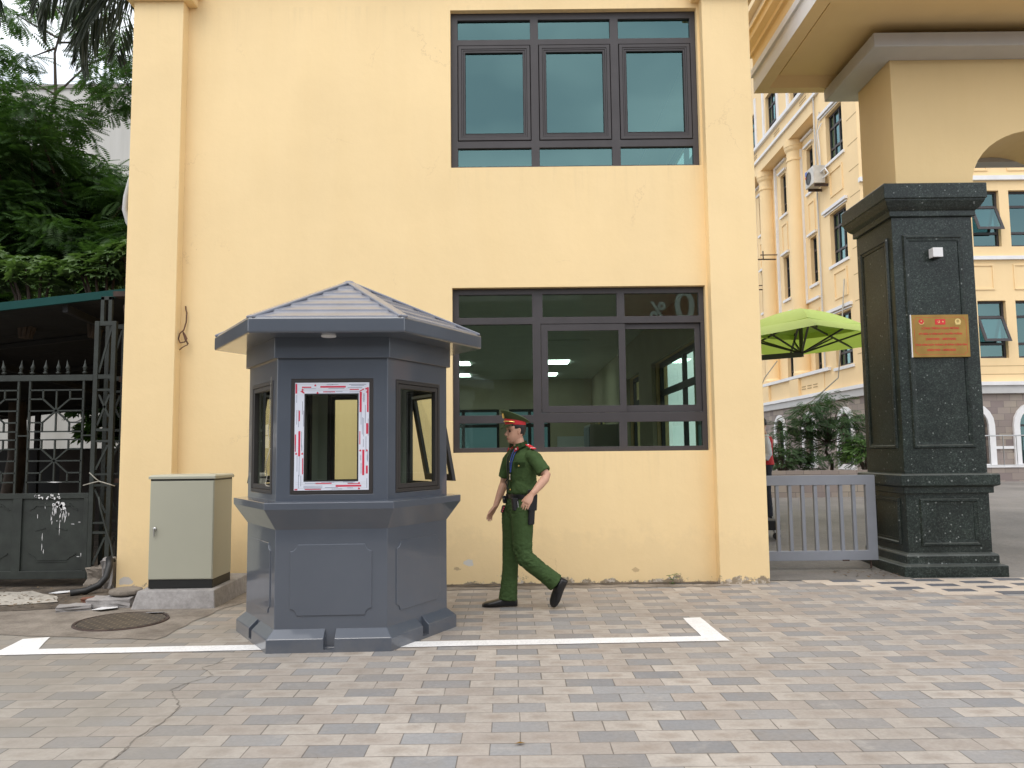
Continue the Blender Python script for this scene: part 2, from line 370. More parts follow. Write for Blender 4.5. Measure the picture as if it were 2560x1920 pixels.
M['white']=mat('white trim paint',(.74,.735,.74),.6,var=.05)
M['greytrim']=mat('pale grey trim paint',(.50,.495,.49),.65,var=.05)
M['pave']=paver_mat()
M['asphalt']=ground_mat('asphalt',(.045,.045,.047),(.075,.072,.07))
M['court']=ground_mat('worn courtyard concrete',(.15,.14,.13),(.26,.24,.22),.8,.5)
M['soil']=ground_mat('dark litter soil',(.035,.028,.022),(.17,.135,.10),.9,4,.9,40)
M['cement']=ground_mat('smeared cement',(.15,.125,.10),(.31,.27,.225),.9,3.2,.7,45)
M['concrete']=ground_mat('rough pale concrete',(.24,.225,.215),(.40,.38,.37),.85,2.5)
M['whitecon']=ground_mat('whitish concrete',(.33,.30,.26),(.58,.54,.47),.85,1.6)
M['sill']=ground_mat('grey screed',(.13,.12,.11),(.2,.185,.17),.6,1.4)
M['paintline']=ground_mat('white road paint',(.78,.77,.75),(.88,.87,.86),.6,5,.2,60)
M['frame']=mat('dark aluminium',(.062,.056,.058),.42,var=.08,vs=5,spec=.35)
M['frame2']=mat('dark aluminium far',(.035,.03,.032),.5,var=0)
M['gasket']=mat('black gasket',(.01,.01,.011),.6,var=0)
M['glassU']=glass('upper reflective glass',(.26,.44,.43),.20,(.46,.79,.77),0,.15)
M['glassL']=glass('lower green glass',(.72,.86,.77),.085,(.8,1,.92)); M['glassK']=glass('dim back glass',(.055,.10,.10),.05)
M['glassF']=glass('far teal glass',(.25,.45,.45),.17,(.6,.95,.95))
def booth_mat():
    g=G('slate grey gloss coat'); p=g.coord(); base=g.ramp(g.noise(p,2.2,4,.6),[(.3,(.074,.087,.112)),(.7,(.084,.098,.124))])
    sz=g.new('ShaderNodeSeparateXYZ'); g.l(g.pos(),sz.inputs[0]); n=g.noise(p,6,5,.7); d=g.math('MULTIPLY_ADD',n,.5,g.math('MULTIPLY',sz.outputs[2],-1.2)); dm=g.ramp(d,[(.12,(0,0,0)),(.34,(.22,.22,.22))]); base=g.mix(dm,base,(.24,.215,.185))
    g.l(base,g.b.inputs['Base Color']); g.l(g.ramp(g.noise(p,5,5,.65),[(.3,(.29,.29,.29)),(.75,(.33,.33,.33))]),g.b.inputs['Roughness'])
    g.b.inputs['Coat Weight'].default_value=.9; g.b.inputs['Coat Roughness'].default_value=.07; g.bump(g.noise(p,1.6,2),.08,.03); return g.m
M['booth']=booth_mat()
M['boothroof']=mat('slate grey coat lightened by sky sheen',(.20,.21,.25),.33,var=.09,vs=7,coat=.5)  # same paint as the booth walls, base colour lightened for the sky's sheen
M['boothin']=mat('booth inner coat',(.33,.36,.31),.5,var=.04)
M['bframe']=mat('brown black frame',(.030,.026,.025),.45,var=.05)
M['glassB']=glass('booth glass',(.80,.84,.76),.05)
M['granite']=granite_mat(); M['stone']=stone_mat()
M['gate']=mat('grey gate paint',(.235,.25,.285),.4,var=.05,vs=4)
M['dgreen']=mat('dark green old paint',(.020,.025,.021),.6,var=.35,vs=6,bump=.15)
M['rust']=mat('rusty steel',(.055,.035,.028),.8,var=.4,vs=9,bump=.3)
M['fascia']=mat('teal sheet metal',(.014,.062,.058),.85,spec=.15,var=.12,vs=2)
M['cab']=mat('sage cabinet enamel',(.425,.42,.335),.42,var=.025,vs=2)
M['black']=mat('black enamel',(.012,.012,.012),.5,var=.1)
M['steel']=mat('brushed steel',(.55,.55,.54),.3,1,var=.1)
M['gold']=mat('brass plate',(.37,.225,.065),.4,.8,var=.15,vs=6)
M['red']=mat('red print',(.62,.03,.03),.5,var=.05)
M['film']=mat('white protective film',(.68,.71,.80),.35,var=.03,vs=8)
M['filmred']=mat('red film print',(.60,.03,.07),.4,var=0)
M['filmgrey']=mat('grey film print',(.22,.24,.32),.5,var=0)
M['lampw']=mat('white diffuser',(.8,.8,.8),.4,var=0)
M['wire']=mat('wire sheath',(.35,.33,.28),.5,var=.2)
M['rustwire']=mat('brown wire',(.12,.055,.03),.6,var=.3,vs=20)
M['leafd']=leaf_mat('fern leaf green',(.030,.068,.025),(.105,.20,.055),.4)
M['leafl']=leaf_mat('broad leaf green',(.075,.135,.05),(.14,.22,.08),.3)
M['leafs']=leaf_mat('shrub leaf green',(.022,.05,.02),(.06,.115,.04),.3,.8)
M['palm']=leaf_mat('palm leaflet green',(.022,.034,.022),(.065,.082,.045),.15,.4)
M['bark']=mat('brown bark',(.075,.055,.042),.85,var=.3,vs=6,bump=.5)
M['umb']=leaf_mat('lime canvas',(.50,.63,.15),(.55,.68,.19),.22,.7,.5)
M['umbframe']=mat('olive umbrella frame',(.065,.068,.05),.5,var=.05)
M['dark']=mat('dark interior board',(.02,.02,.02),.8,var=.2)
M['ceil']=mat('office ceiling',(.62,.64,.58),.8,var=.04)
M['room']=mat('office wall cream',(.46,.40,.29),.8,var=.05)
M['floor']=mat('office floor',(.40,.38,.34),.4,var=.1)

# ---------------- ground ----------------
def sheet(name,pts,z,m,**k):
    bm=nb(); f=bm.faces.new([bm.verts.new((*p,z) if len(p)==2 else p) for p in pts]); return struct(name,bm,m,**k)
def rough_poly(pts,amp,step=.12,seed=1):
    r=random.Random(seed); o=[]
    for i,a in enumerate(pts):
        b=pts[(i+1)%len(pts)]; L=math.dist(a,b); n=max(1,int(L/step)); nx,ny=-(b[1]-a[1])/L,(b[0]-a[0])/L
        for j in range(n):
            t=j/n; d=r.uniform(-amp,amp); o.append((a[0]+(b[0]-a[0])*t+nx*d,a[1]+(b[1]-a[1])*t+ny*d))
    return o
sheet('ground',[(-300,-300),(300,-300),(300,300),(-300,300)],-.16,M['court'])
sheet('road',[(-60,-13),(60,-13),(60,-1.2),(-60,-1.2)],-.14,M['asphalt'])
bm=nb(); box(bm,-60,60,-1.2,-1.05,-.16,.0); struct('kerb',bm,M['concrete'],bevel=.01)
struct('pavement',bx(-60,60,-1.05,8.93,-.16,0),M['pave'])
struct('far_pavement',bx(-60,60,-20,-13,-.16,0),M['concrete'])
# yard behind the gate, rising gently
bm=nb(); ys=[8.93,9.45,9.9,14,25.6,80]; zs=[-.004,-.002,.03,.25,.37,.4]
vv=[[bm.verts.new((x,y,z)) for x in (2.7,60)] for y,z in zip(ys,zs)]
for a,b in zip(vv,vv[1:]): bm.faces.new((a[0],a[1],b[1],b[0]))
struct('courtyard_ground',bm,M['court'])
sheet('gateway_sill',rough_poly([(2.79,8.86),(4.42,8.86),(4.42,9.75),(2.79,9.75)],.008),.006,M['sill'])
struct('shed_yard_ground',bx(-40,-4.33,8.93,22.0,-.16,-.002),M['soil'])
sheet('white_marking',rough_poly([(-3.70,5.935),(1.63,6.135),(1.61,6.985),(1.455,6.965),(1.455,6.295),(-3.60,6.105),(-3.745,6.50),(-3.93,6.44),(-3.85,5.93)],.004,.15),.005,M['paintline'])
sheet('cement_patch',rough_poly([(-4.35,6.62),(-2.83,6.37),(-2.78,7.5),(-2.55,8.3),(-2.4,8.7),(-4.3,8.7),(-4.9,7.7),(-4.9,7.3)],.02),.004,M['cement'])
sheet('litter_soil',rough_poly([(-8,7.66),(-4.6,7.62),(-4.15,7.75),(-3.9,8.1),(-3.9,8.7),(-4.34,8.7),(-4.34,9.4),(-8,9.4)],.05),.008,M['soil'])
sheet('whitish_slab',rough_poly([(-8,7.86),(-5.0,7.86),(-4.55,8.0),(-4.75,8.3),(-5.2,8.62),(-8,8.62)],.04),.014,M['whitecon'])
sheet('wall_foot_dirt',rough_poly([(-2.4,8.60),(-.7,8.66),(1.0,8.72),(2.22,8.72),(2.22,8.848),(-2.4,8.848)],.035,.08),.006,M['soil'])
sheet('worn_cement_strip',rough_poly([(-2.7,8.35),(-.9,8.45),(.6,8.52),(2.3,8.55),(2.3,8.66),(1.0,8.72),(-.7,8.66),(-2.4,8.62)],.05,.1,4),.0035,M['cement'])
# newer, cleaner pavers let in before the gate
def newpav():
    g=G('new pavers'); p=g.pos(); wn=g.new('ShaderNodeObjectInfo')
    g.l(g.ramp(g.noise(p,3,4),[(.3,(.50,.42,.34)),(.7,(.60,.52,.43))]),g.b.inputs['Base Color']); g.b.inputs['Roughness'].default_value=.65; return g.m
mg=mat('new grey paver',(.12,.125,.14),.6,var=.15,vs=5)
bm=nb(); r=random.Random(5)
for k in range(6):
    y1=8.86-.157*k; i=math.ceil((3.05+.24*k-1.67)/.3); x=1.67+.3*i-(.15 if k%2 else 0)
    while x<8.6:
        if not (x<2.8): box(bm,x+.003,x+.297,y1-.152,y1-.003,-.01,.0045+r.uniform(0,.002),1 if (i+(k%2))%3==0 else 0)
        x+=.3; i+=1
struct('new_pavers',bm,None,mats=[newpav(),mg],bevel=.002,seg=1)
# crack across the pavers
bm=nb(); pts=[(-2.0,5.75),(-2.15,5.545),(-1.99,5.35),(-2.07,5.22),(-2.14,5.03),(-2.05,4.9),(-1.957,4.72),(-1.93,4.5),(-1.96,4.2),(-1.94,4.0),(-1.954,3.8),(-1.97,3.4)]
_r=random.Random(2); pp_=[]
for a,b in zip(pts,pts[1:]):
    for k in range(6): t=k/6; pp_.append((a[0]+(b[0]-a[0])*t+_r.uniform(-.012,.012),a[1]+(b[1]-a[1])*t))
pts=pp_+[pts[-1]]
L=[];Rr=[]
for i,(x,y) in enumerate(pts):
    w=.0015+.0035*((i*7)%3)/2; L.append((x-w,y)); Rr.append((x+w,y))
lv=[bm.verts.new((*q,.003)) for q in L]; rv=[bm.verts.new((*q,.003)) for q in Rr]
for i in range(len(lv)-1): bm.faces.new((lv[i],rv[i],rv[i+1],lv[i+1]))
struct('pavement_crack',bm,mat('crack dirt',(.20,.175,.145),.9,var=.3,vs=20))

# ---------------- guardhouse building ----------------
B=thing('guardhouse_building','pale yellow two storey building with large dark framed windows behind the grey booth','building',(-.77,8.85,0))
bm=nb(); plate(bm,rect(-4.2,2.6,0,7.6),[rect(-.68,2.21,4.727,6.63),rect(-.67,2.21,1.447,3.32)],FY(8.85),.2); obj('front_wall',bm,M['wall'],B)
for x0,x1 in ((-4.322,-3.75),(2.237,2.778)):
    obj('pilaster',bx(x0,x1,8.70,8.95,-.05,6.69),M['wall'],B,bevel=.006)
bm=nb()
for x0,x1 in ((-4.40,-3.64),(2.14,2.86)):
    box(bm,x0,x1,8.62,8.99,6.69,6.80); box(bm,x0-.06,x1+.06,8.56,8.99,6.80,6.95)
box(bm,-4.5,2.95,8.66,8.86,7.15,7.6)
split('cornice',bm,M['wall'],B,bevel=.01)
def sidewall(name,x,inner,holes,z0=0,z1=7.6):
    bm=nb(); plate(bm,rect(8.96,24.0,z0,z1),holes,FX(x) if inner>0 else FX(x),inner); return obj(name,bm,M['wall'],B)
H1=[rect(9.9,13.6,.8,2.95),rect(15.0,16.6,.05,2.95),rect(20.6,23.0,.8,2.6)]
H2=[rect(9.2,13.2,4.3,6.05)]
sidewall('side_wall',2.5,.2,H1+H2); sidewall('side_wall',-4.25,.2,[])
bm=nb(); plate(bm,rect(-4.24,2.69,0,7.6),[rect(-2.6,-.4,.9,2.75),rect(-.1,1.15,.9,2.75)],FY(24.0),.2); obj('back_wall',bm,M['wall'],B)
obj('roof',bx(-4.25,2.7,9.05,24.0,7.45,7.6),M['concrete'],B)
# rooms
bm=nb(); box(bm,-4.04,2.499,9.052,23.99,3.65,3.70); obj('ceiling',bm,M['ceil'],B)
obj('upper_floor',bx(-4.04,2.499,9.052,23.99,3.95,4.05),M['floor'],B)
obj('ground_floor',bx(-4.04,2.499,9.052,23.99,-.05,.05),M['floor'],B)
bm=nb(); plate(bm,rect(9.06,23.95,.05,3.65),H1,FX(2.42),.07); plate(bm,rect(-4.0,2.41,.05,3.65),[rect(-2.6,-.4,.9,2.75),rect(-.1,1.15,.9,2.75)],FY(23.9),.05)
box(bm,-4.03,-3.98,9.06,23.88,.05,3.65); obj('interior_lining',bm,M['room'],B)
obj('upper_ceiling',bx(-4.04,2.499,9.052,23.99,6.95,7.0),M['dark'],B)
emis=mat('ceiling light panel',(.8,.85,.8),.5,var=0,emit=((.85,1,.93),7))
for x0,x1,y in ((.85,1.40,18.9),(.95,1.28,22.0),(-1.30,-1.04,19.0),(-1.55,-1.20,22.0),(-3.4,-2.8,18.9),(-3.4,-2.8,13.0)):  # last two panels lie out of view, added to brighten the office
    obj('ceiling_and_fill_light',bx(x0,x1,y,y+.75,3.63,3.652),emis,B)
bm=nb(); box(bm,.72,1.55,15.4,16.0,3.62,3.651); obj('ceiling_fitting',bm,M['ceil'],B)
def winframe(name,parent,F,outer,holes,t,m,bevel=.003):
    bm=nb(); plate(bm,outer,holes,F,t); return obj(name,bm,m,parent,bevel=bevel,seg=1)
def pane(parent,F,u0,u1,v0,v1,m,t=.006,name='pane'):
    bm=nb(); bm.faces.new([bm.verts.new(F(u,v,t)) for u,v in rect(u0,u1,v0,v1)]); return obj(name,bm,m,parent)
# interior side and back windows (frames and panes)
for (y0,y1,z0,z1) in ((9.9,13.6,.8,2.95),(15.0,16.6,.05,2.95),(20.6,23.0,.8,2.6),(9.2,13.2,4.3,6.05)):
    ym=(y0+y1)/2; zt=z1-.55
    fr=winframe('side_window',B,FX(2.56),rect(y0,y1,z0,z1),[rect(y0+.08,ym-.05,zt+.08,z1-.08),rect(ym+.05,y1-.08,zt+.08,z1-.08),rect(y0+.08,ym-.05,z0+.08,zt-.02),rect(ym+.05,y1-.08,z0+.08,zt-.02)],.06,M['frame2'])
    pane(fr,FX(2.56),y0+.04,y1-.04,z0+.04,z1-.04,M['glassL'],.03)
for (x0,x1,z0,z1) in ((-2.6,-.4,.9,2.75),(-.1,1.15,.9,2.75)):
    xm=(x0+x1)/2
    fr=winframe('back_window',B,FY(24.05),rect(x0,x1,z0,z1),[rect(x0+.08,xm-.05,2.3,z1-.08),rect(xm+.05,x1-.08,2.3,z1-.08),rect(x0+.08,xm-.05,z0+.08,2.2),rect(xm+.05,x1-.08,z0+.08,2.2)],.06,M['frame2'])
    pane(fr,FY(24.05),x0+.04,x1-.04,z0+.04,z1-.04,M['glassK'],.03)
# office furniture seen through the lower window
def desk(x,y,label):
    t=thing('desk',label,'desk',(x,y,.05)); obj('top',bx(x-.7,x+.7,y-.35,y+.35,.76,.80),M['greytrim'],t)
    for sx_ in (-.66,.62): obj('side_panel',bx(x+sx_,x+sx_+.04,y-.33,y+.33,.05,.76),M['greytrim'],t)
    mo=thing('monitor','black monitor standing on the '+label.replace('office desk','desk'),'monitor',(x,y,.80)); obj('screen',bx(x-.28,x+.28,y+.02,y+.05,.93,1.28),M['black'],mo); obj('stand',bx(x-.04,x+.04,y,y+.08,.80,.95),M['black'],mo)
desk(.55,14.0,'nearer grey office desk behind the lower window'); desk(-.6,17.5,'farther grey office desk behind the lower window')
t=thing('filing_cabinet','tall grey filing cabinet against the office side wall','cabinet',(2.1,18.4,.05)); obj('carcass',bx(1.75,2.4,17.8,19.2,.05,2.05),M['greytrim'],t); obj('door',bx(1.73,1.75,17.85,18.48,.1,2.0),M['gate'],t); obj('door',bx(1.73,1.75,18.52,19.15,.1,2.0),M['gate'],t)
tag(obj('notice_board',bx(-3.2,-2.7,23.82,23.85,1.2,2.2),M['white'],loc=(-2.95,23.83,1.2)),'white notice board on the office back wall','board')
tag(obj('wall_picture',(lambda b:(box(b,1.35,2.2,23.8,23.84,1.1,1.9),b)[1])(nb()),M['glassK'] if False else M['greytrim'],loc=(1.8,23.8,1.1)),'pale framed picture at the right end of the office back wall','picture')
# ---- upper window
Fw=FY(8.925)
xs=[(-.60,.258),(.352,1.20),(1.297,2.145)]
holes=[]
for a,b in xs: holes+= [rect(a,b,6.305,6.545),rect(a,b,5.07,6.235),rect(a,b,4.765,4.985)]
wu=winframe('window',B,Fw,rect(-.68,2.21,4.727,6.63),holes,.07,M['frame']); wu['label']='upper window with three casements and blue grey sky reflections'
for a,b in xs:
    pane(wu,Fw,a-.01,b+.01,6.295,6.555,M['glassU'],.035); pane(wu,Fw,a-.01,b+.01,4.755,4.995,M['glassU'],.035)
    Fs=FY(8.915)
    bm=nb(); plate(bm,rect(a+.008,b-.008,5.078,6.227),[rect(a+.045,b-.045,5.115,6.19)],FY(8.917),.05); plate(bm,rect(a+.047,b-.047,5.117,6.188),[rect(a+.065,b-.065,5.135,6.17)],FY(8.922),.04)
    plate(bm,rect(a+.067,b-.067,5.137,6.168),[rect(a+.09,b-.09,5.16,6.145)],FY(8.927),.03)
    obj('sash',bm,M['frame'],wu,bevel=.002,seg=1)
    bm=nb(); plate(bm,rect(a+.085,b-.085,5.155,6.15),[rect(a+.092,b-.092,5.162,6.143)],FY(8.924),.02); obj('gasket',bm,M['gasket'],wu)
    pane(wu,Fs,a+.085,b-.085,5.155,6.15,M['glassU'],.035)
# a torn sticker corner
# ---- lower window
xs=[(-.60,.24),(.36,1.21),(1.30,2.15)]; holes=[rect(a,b,2.985,3.25) for a,b in xs]+[rect(a,b,1.50,1.775) for a,b in xs]+[rect(-.60,.24,1.865,2.905),rect(.335,2.165,1.885,2.905)]
wl=winframe('window',B,Fw,rect(-.67,2.21,1.447,3.32),holes,.07,M['frame']); wl['label']='lower window with sliding sashes looking into the green tinted office'
for a,b in xs:
    pane(wl,Fw,a-.01,b+.01,2.975,3.26,M['glassL'],.035); pane(wl,Fw,a-.01,b+.01,1.49,1.785,M['glassL'],.035)
pane(wl,Fw,-.61,.25,1.855,2.915,M['glassL'],.035)
bm=nb(); plate(bm,rect(.338,1.30,1.888,2.902),[rect(.415,1.225,1.965,2.825)],FY(8.93),.025); obj('sliding_sash',bm,M['frame'],wl,bevel=.002,seg=1)
pane(wl,FY(8.93),.41,1.23,1.96,2.83,M['glassL'],.012)
bm=nb(); plate(bm,rect(1.225,2.162,1.888,2.902),[rect(1.305,2.10,1.965,2.84)],FY(8.96),.025); obj('sliding_sash',bm,M['frame'],wl,bevel=.002,seg=1)
pane(wl,FY(8.96),1.30,2.105,1.96,2.845,M['glassL'],.012)
# window reveals paint edge: thin ragged sealant line round each frame
# rubber pipe bulge at the left corner, cable on wall
pp=[(-4.33,8.86,4.15),(-4.37,8.84,4.0),(-4.41,8.83,3.8),(-4.42,8.83,3.65),(-4.38,8.84,3.5),(-4.33,8.86,3.4)]
bm=nb(); tube(bm,[(x,y,z+.62) for x,y,z in pp],.03,10); tag(obj('pipe',bm,M['greytrim'],loc=(-4.35,8.85,4.4),smooth=True),'pale curved pipe bulging past the left edge of the yellow building','pipe')
bm=nb(); tube(bm,[(-3.70,8.845,3.14),(-3.69,8.83,3.10),(-3.675,8.82,3.06),(-3.68,8.82,2.95),(-3.70,8.81,2.86),(-3.735,8.79,2.82),(-3.745,8.78,2.76),(-3.72,8.77,2.71),(-3.67,8.77,2.72),(-3.65,8.78,2.76),(-3.67,8.78,2.80),(-3.70,8.79,2.84)],.0075,6)
tube(bm,[(-3.70,8.80,2.83),(-3.67,8.79,2.75),(-3.635,8.78,2.70)],.009,6); tube(bm,[(-3.70,8.80,2.83),(-3.66,8.79,2.73),(-3.64,8.78,2.69),(-3.70,8.78,2.66),(-3.73,8.78,2.63)],.006,6)
tag(obj('hanging_wire',bm,M['rustwire'],loc=(-3.7,8.84,2.63),smooth=True),'brown rusty wire hanging in a loop from the left part of the yellow wall','wire')
# weed
# ---------------- guard booth ----------------
BC=Vector((-1.397,6.711,0)); PH=.04
def BF(k,ap):
    a=R_(60*k+30)+PH; n=Vector((math.cos(a),math.sin(a),0)); t=Vector((-math.sin(a),math.cos(a),0))
    return lambda u,v,d: BC+n*(ap-d)+t*u+Vector((0,0,v))
def hexring(R,z): return [BC+Vector((R*math.cos(R_(60*k)+PH),R*math.sin(R_(60*k)+PH),z)) for k in range(6)]
C6=math.cos(R_(30))
K=thing('guard_booth','slate grey six sided guard booth with a white filmed front window under its pyramid roof','booth',tuple(BC))
bm=nb()
Ro,Ri=.912,.832; ao,ai=Ro*C6,Ri*C6
for k in range(6):
    P0=lambda R,z,u,kk=k: None
    def q(ap,u,z,k=k): return bm.verts.new(BF(k,ap)(u,z,0))
    ho,hi=Ro/2,Ri/2; w=.041
    for s in (-1,1):
        # outer vertical, sloped top
        bm.faces.new([q(ao,s*w,0),q(ao,s*ho,0),q(ao,s*ho,.097),q(ao,s*w,.097)])
        bm.faces.new([q(ao,s*w,.097),q(ao,s*ho,.097),q(ai,s*hi,.157),q(ai,s*w,.157)])
        bm.faces.new([q(ao,s*w,.021),q(ao,s*w,.097),q(ai,s*w,.157),q(ai,s*w,.021)])
    bm.faces.new([q(ao,-w,0),q(ao,w,0),q(ao,w,.021),q(ao,-w,.021)])
    bm.faces.new([q(ao,-w,.021),q(ao,w,.021),q(ai,w,.021),q(ai,-w,.021)])
    bm.faces.new([q(ai,-w,.021),q(ai,w,.021),q(ai,w,.157),q(ai,-w,.157)])
bmesh.ops.remove_doubles(bm,verts=bm.verts,dist=.0005)
obj('base_skirt',bm,M['booth'],K,bevel=.005)
bm=nb(); ringloft(bm,[hexring(r,z) for r,z in ((.832,.15),(.833,.887),(.951,1.043),(.953,1.094),(.845,1.101),(.80,1.101),(.78,.10))],cap=False); obj('lower_body',bm,M['booth'],K,bevel=.006)
obj('booth_floor',(lambda b:(ringloft(b,[hexring(.79,.10),hexring(.79,.13)]),b)[1])(nb()),M['boothin'],K)
# raised panels with scooped corners on each lower face
for k in range(6):
    bm=nb(); r=.05; a,b,z0,z1=-.304,.304,.252,.778
    o=[]
    o+=[(a+r*math.cos(R_(t)),z0+r*math.sin(R_(t))) for t in (0,)][:0]
    for cx,cy,t0,t1 in ((a,z0,90,0),(b,z0,180,90),(b,z1,270,180),(a,z1,360,270)):
        o+=[(cx+r*math.cos(R_(t0+(t1-t0)*i/6)),cy+r*math.sin(R_(t0+(t1-t0)*i/6))) for i in range(7)]
    plate(bm,o,[],BF(k,ai+.008),.012); obj('panel',bm,M['booth'],K,bevel=.006,seg=3)
# window walls
ab=.835*C6; hs=.4175
for k in range(6):
    bm=nb(); plate(bm,rect(-hs,hs,1.095,2.20),[rect(-.312,.308,1.148,2.022)],BF(k,ab),.035,0)
    obj('wall_panel',bm,M['booth'],K,bevel=.004)
    bm=nb(); plate(bm,rect(-hs+.022,hs-.022,1.0,2.34),[rect(-.312,.308,1.148,2.022)],BF(k,ab-.038),.006); obj('inner_lining',bm,M['boothin'],K)
bm=nb(); ringloft(bm,[hexring(r,z) for r,z in ((.84,2.19),(.868,2.178),(.868,2.345)) ],cap=False); obj('frieze',bm,M['booth'],K,bevel=.004)
bm=nb(); ringloft(bm,[hexring(r,z) for r,z in ((.80,2.338),(1.128,2.338),(1.138,2.348),(1.138,2.446),(1.128,2.456),(1.05,2.47))],cap=False); obj('eaves',bm,M['booth'],K,bevel=.007,seg=3)
obj('inner_ceiling',(lambda b:(ringloft(b,[hexring(.80,2.33),hexring(.80,2.345)]),b)[1])(nb()),M['boothin'],K)
# roof : stepped courses on six faces
bm=nb(); nC=6; za,zb=2.452,2.905; ra,rb=1.122,.03
for k in range(6):
    for i in range(nC):
        t0,t1=i/nC,(i+1)/nC; r0=ra+(rb-ra)*t0; r1=ra+(rb-ra)*t1; z0=za+(zb-za)*t0; z1=za+(zb-za)*t1; st=.014
        F=BF(k,0)
        def q(r,z,s): return bm.verts.new(BF(k,r*C6)(s*r/2,z,0))
        A=[q(r0,z0+st,-1),q(r0,z0+st,1),q(r1,z1,1),q(r1,z1,-1)]; bm.faces.new(A)
        bm.faces.new([q(r0+.004,z0-.004,-1),q(r0+.004,z0-.004,1),q(r0,z0+st,1),q(r0,z0+st,-1)])
obj('roof',bm,M['boothroof'],K)
for k in range(6):
    a=R_(60*k)+PH; d=Vector((math.cos(a),math.sin(a),0)); p0=BC+d*1.125+Vector((0,0,2.458)); p1=BC+d*.02+Vector((0,0,2.918))
    bm=nb(); bar(bm,p0,p1,.075,.022); obj('roof_ridge',bm,M['boothroof'],K,bevel=.008,seg=3)
bm=nb(); lathe(bm,BC+Vector((0,0,2.895)),[(.06,0),(.055,.025),(.03,.04),(0,.045)],18); obj('roof_cap',bm,M['boothroof'],K,smooth=True)
bm=nb(); lathe(bm,(-1.375,5.875,2.326),[(0,0),(.052,0),(.056,.004),(.056,.014),(0,.014)],24); obj('soffit_lamp',bm,M['lampw'],K)
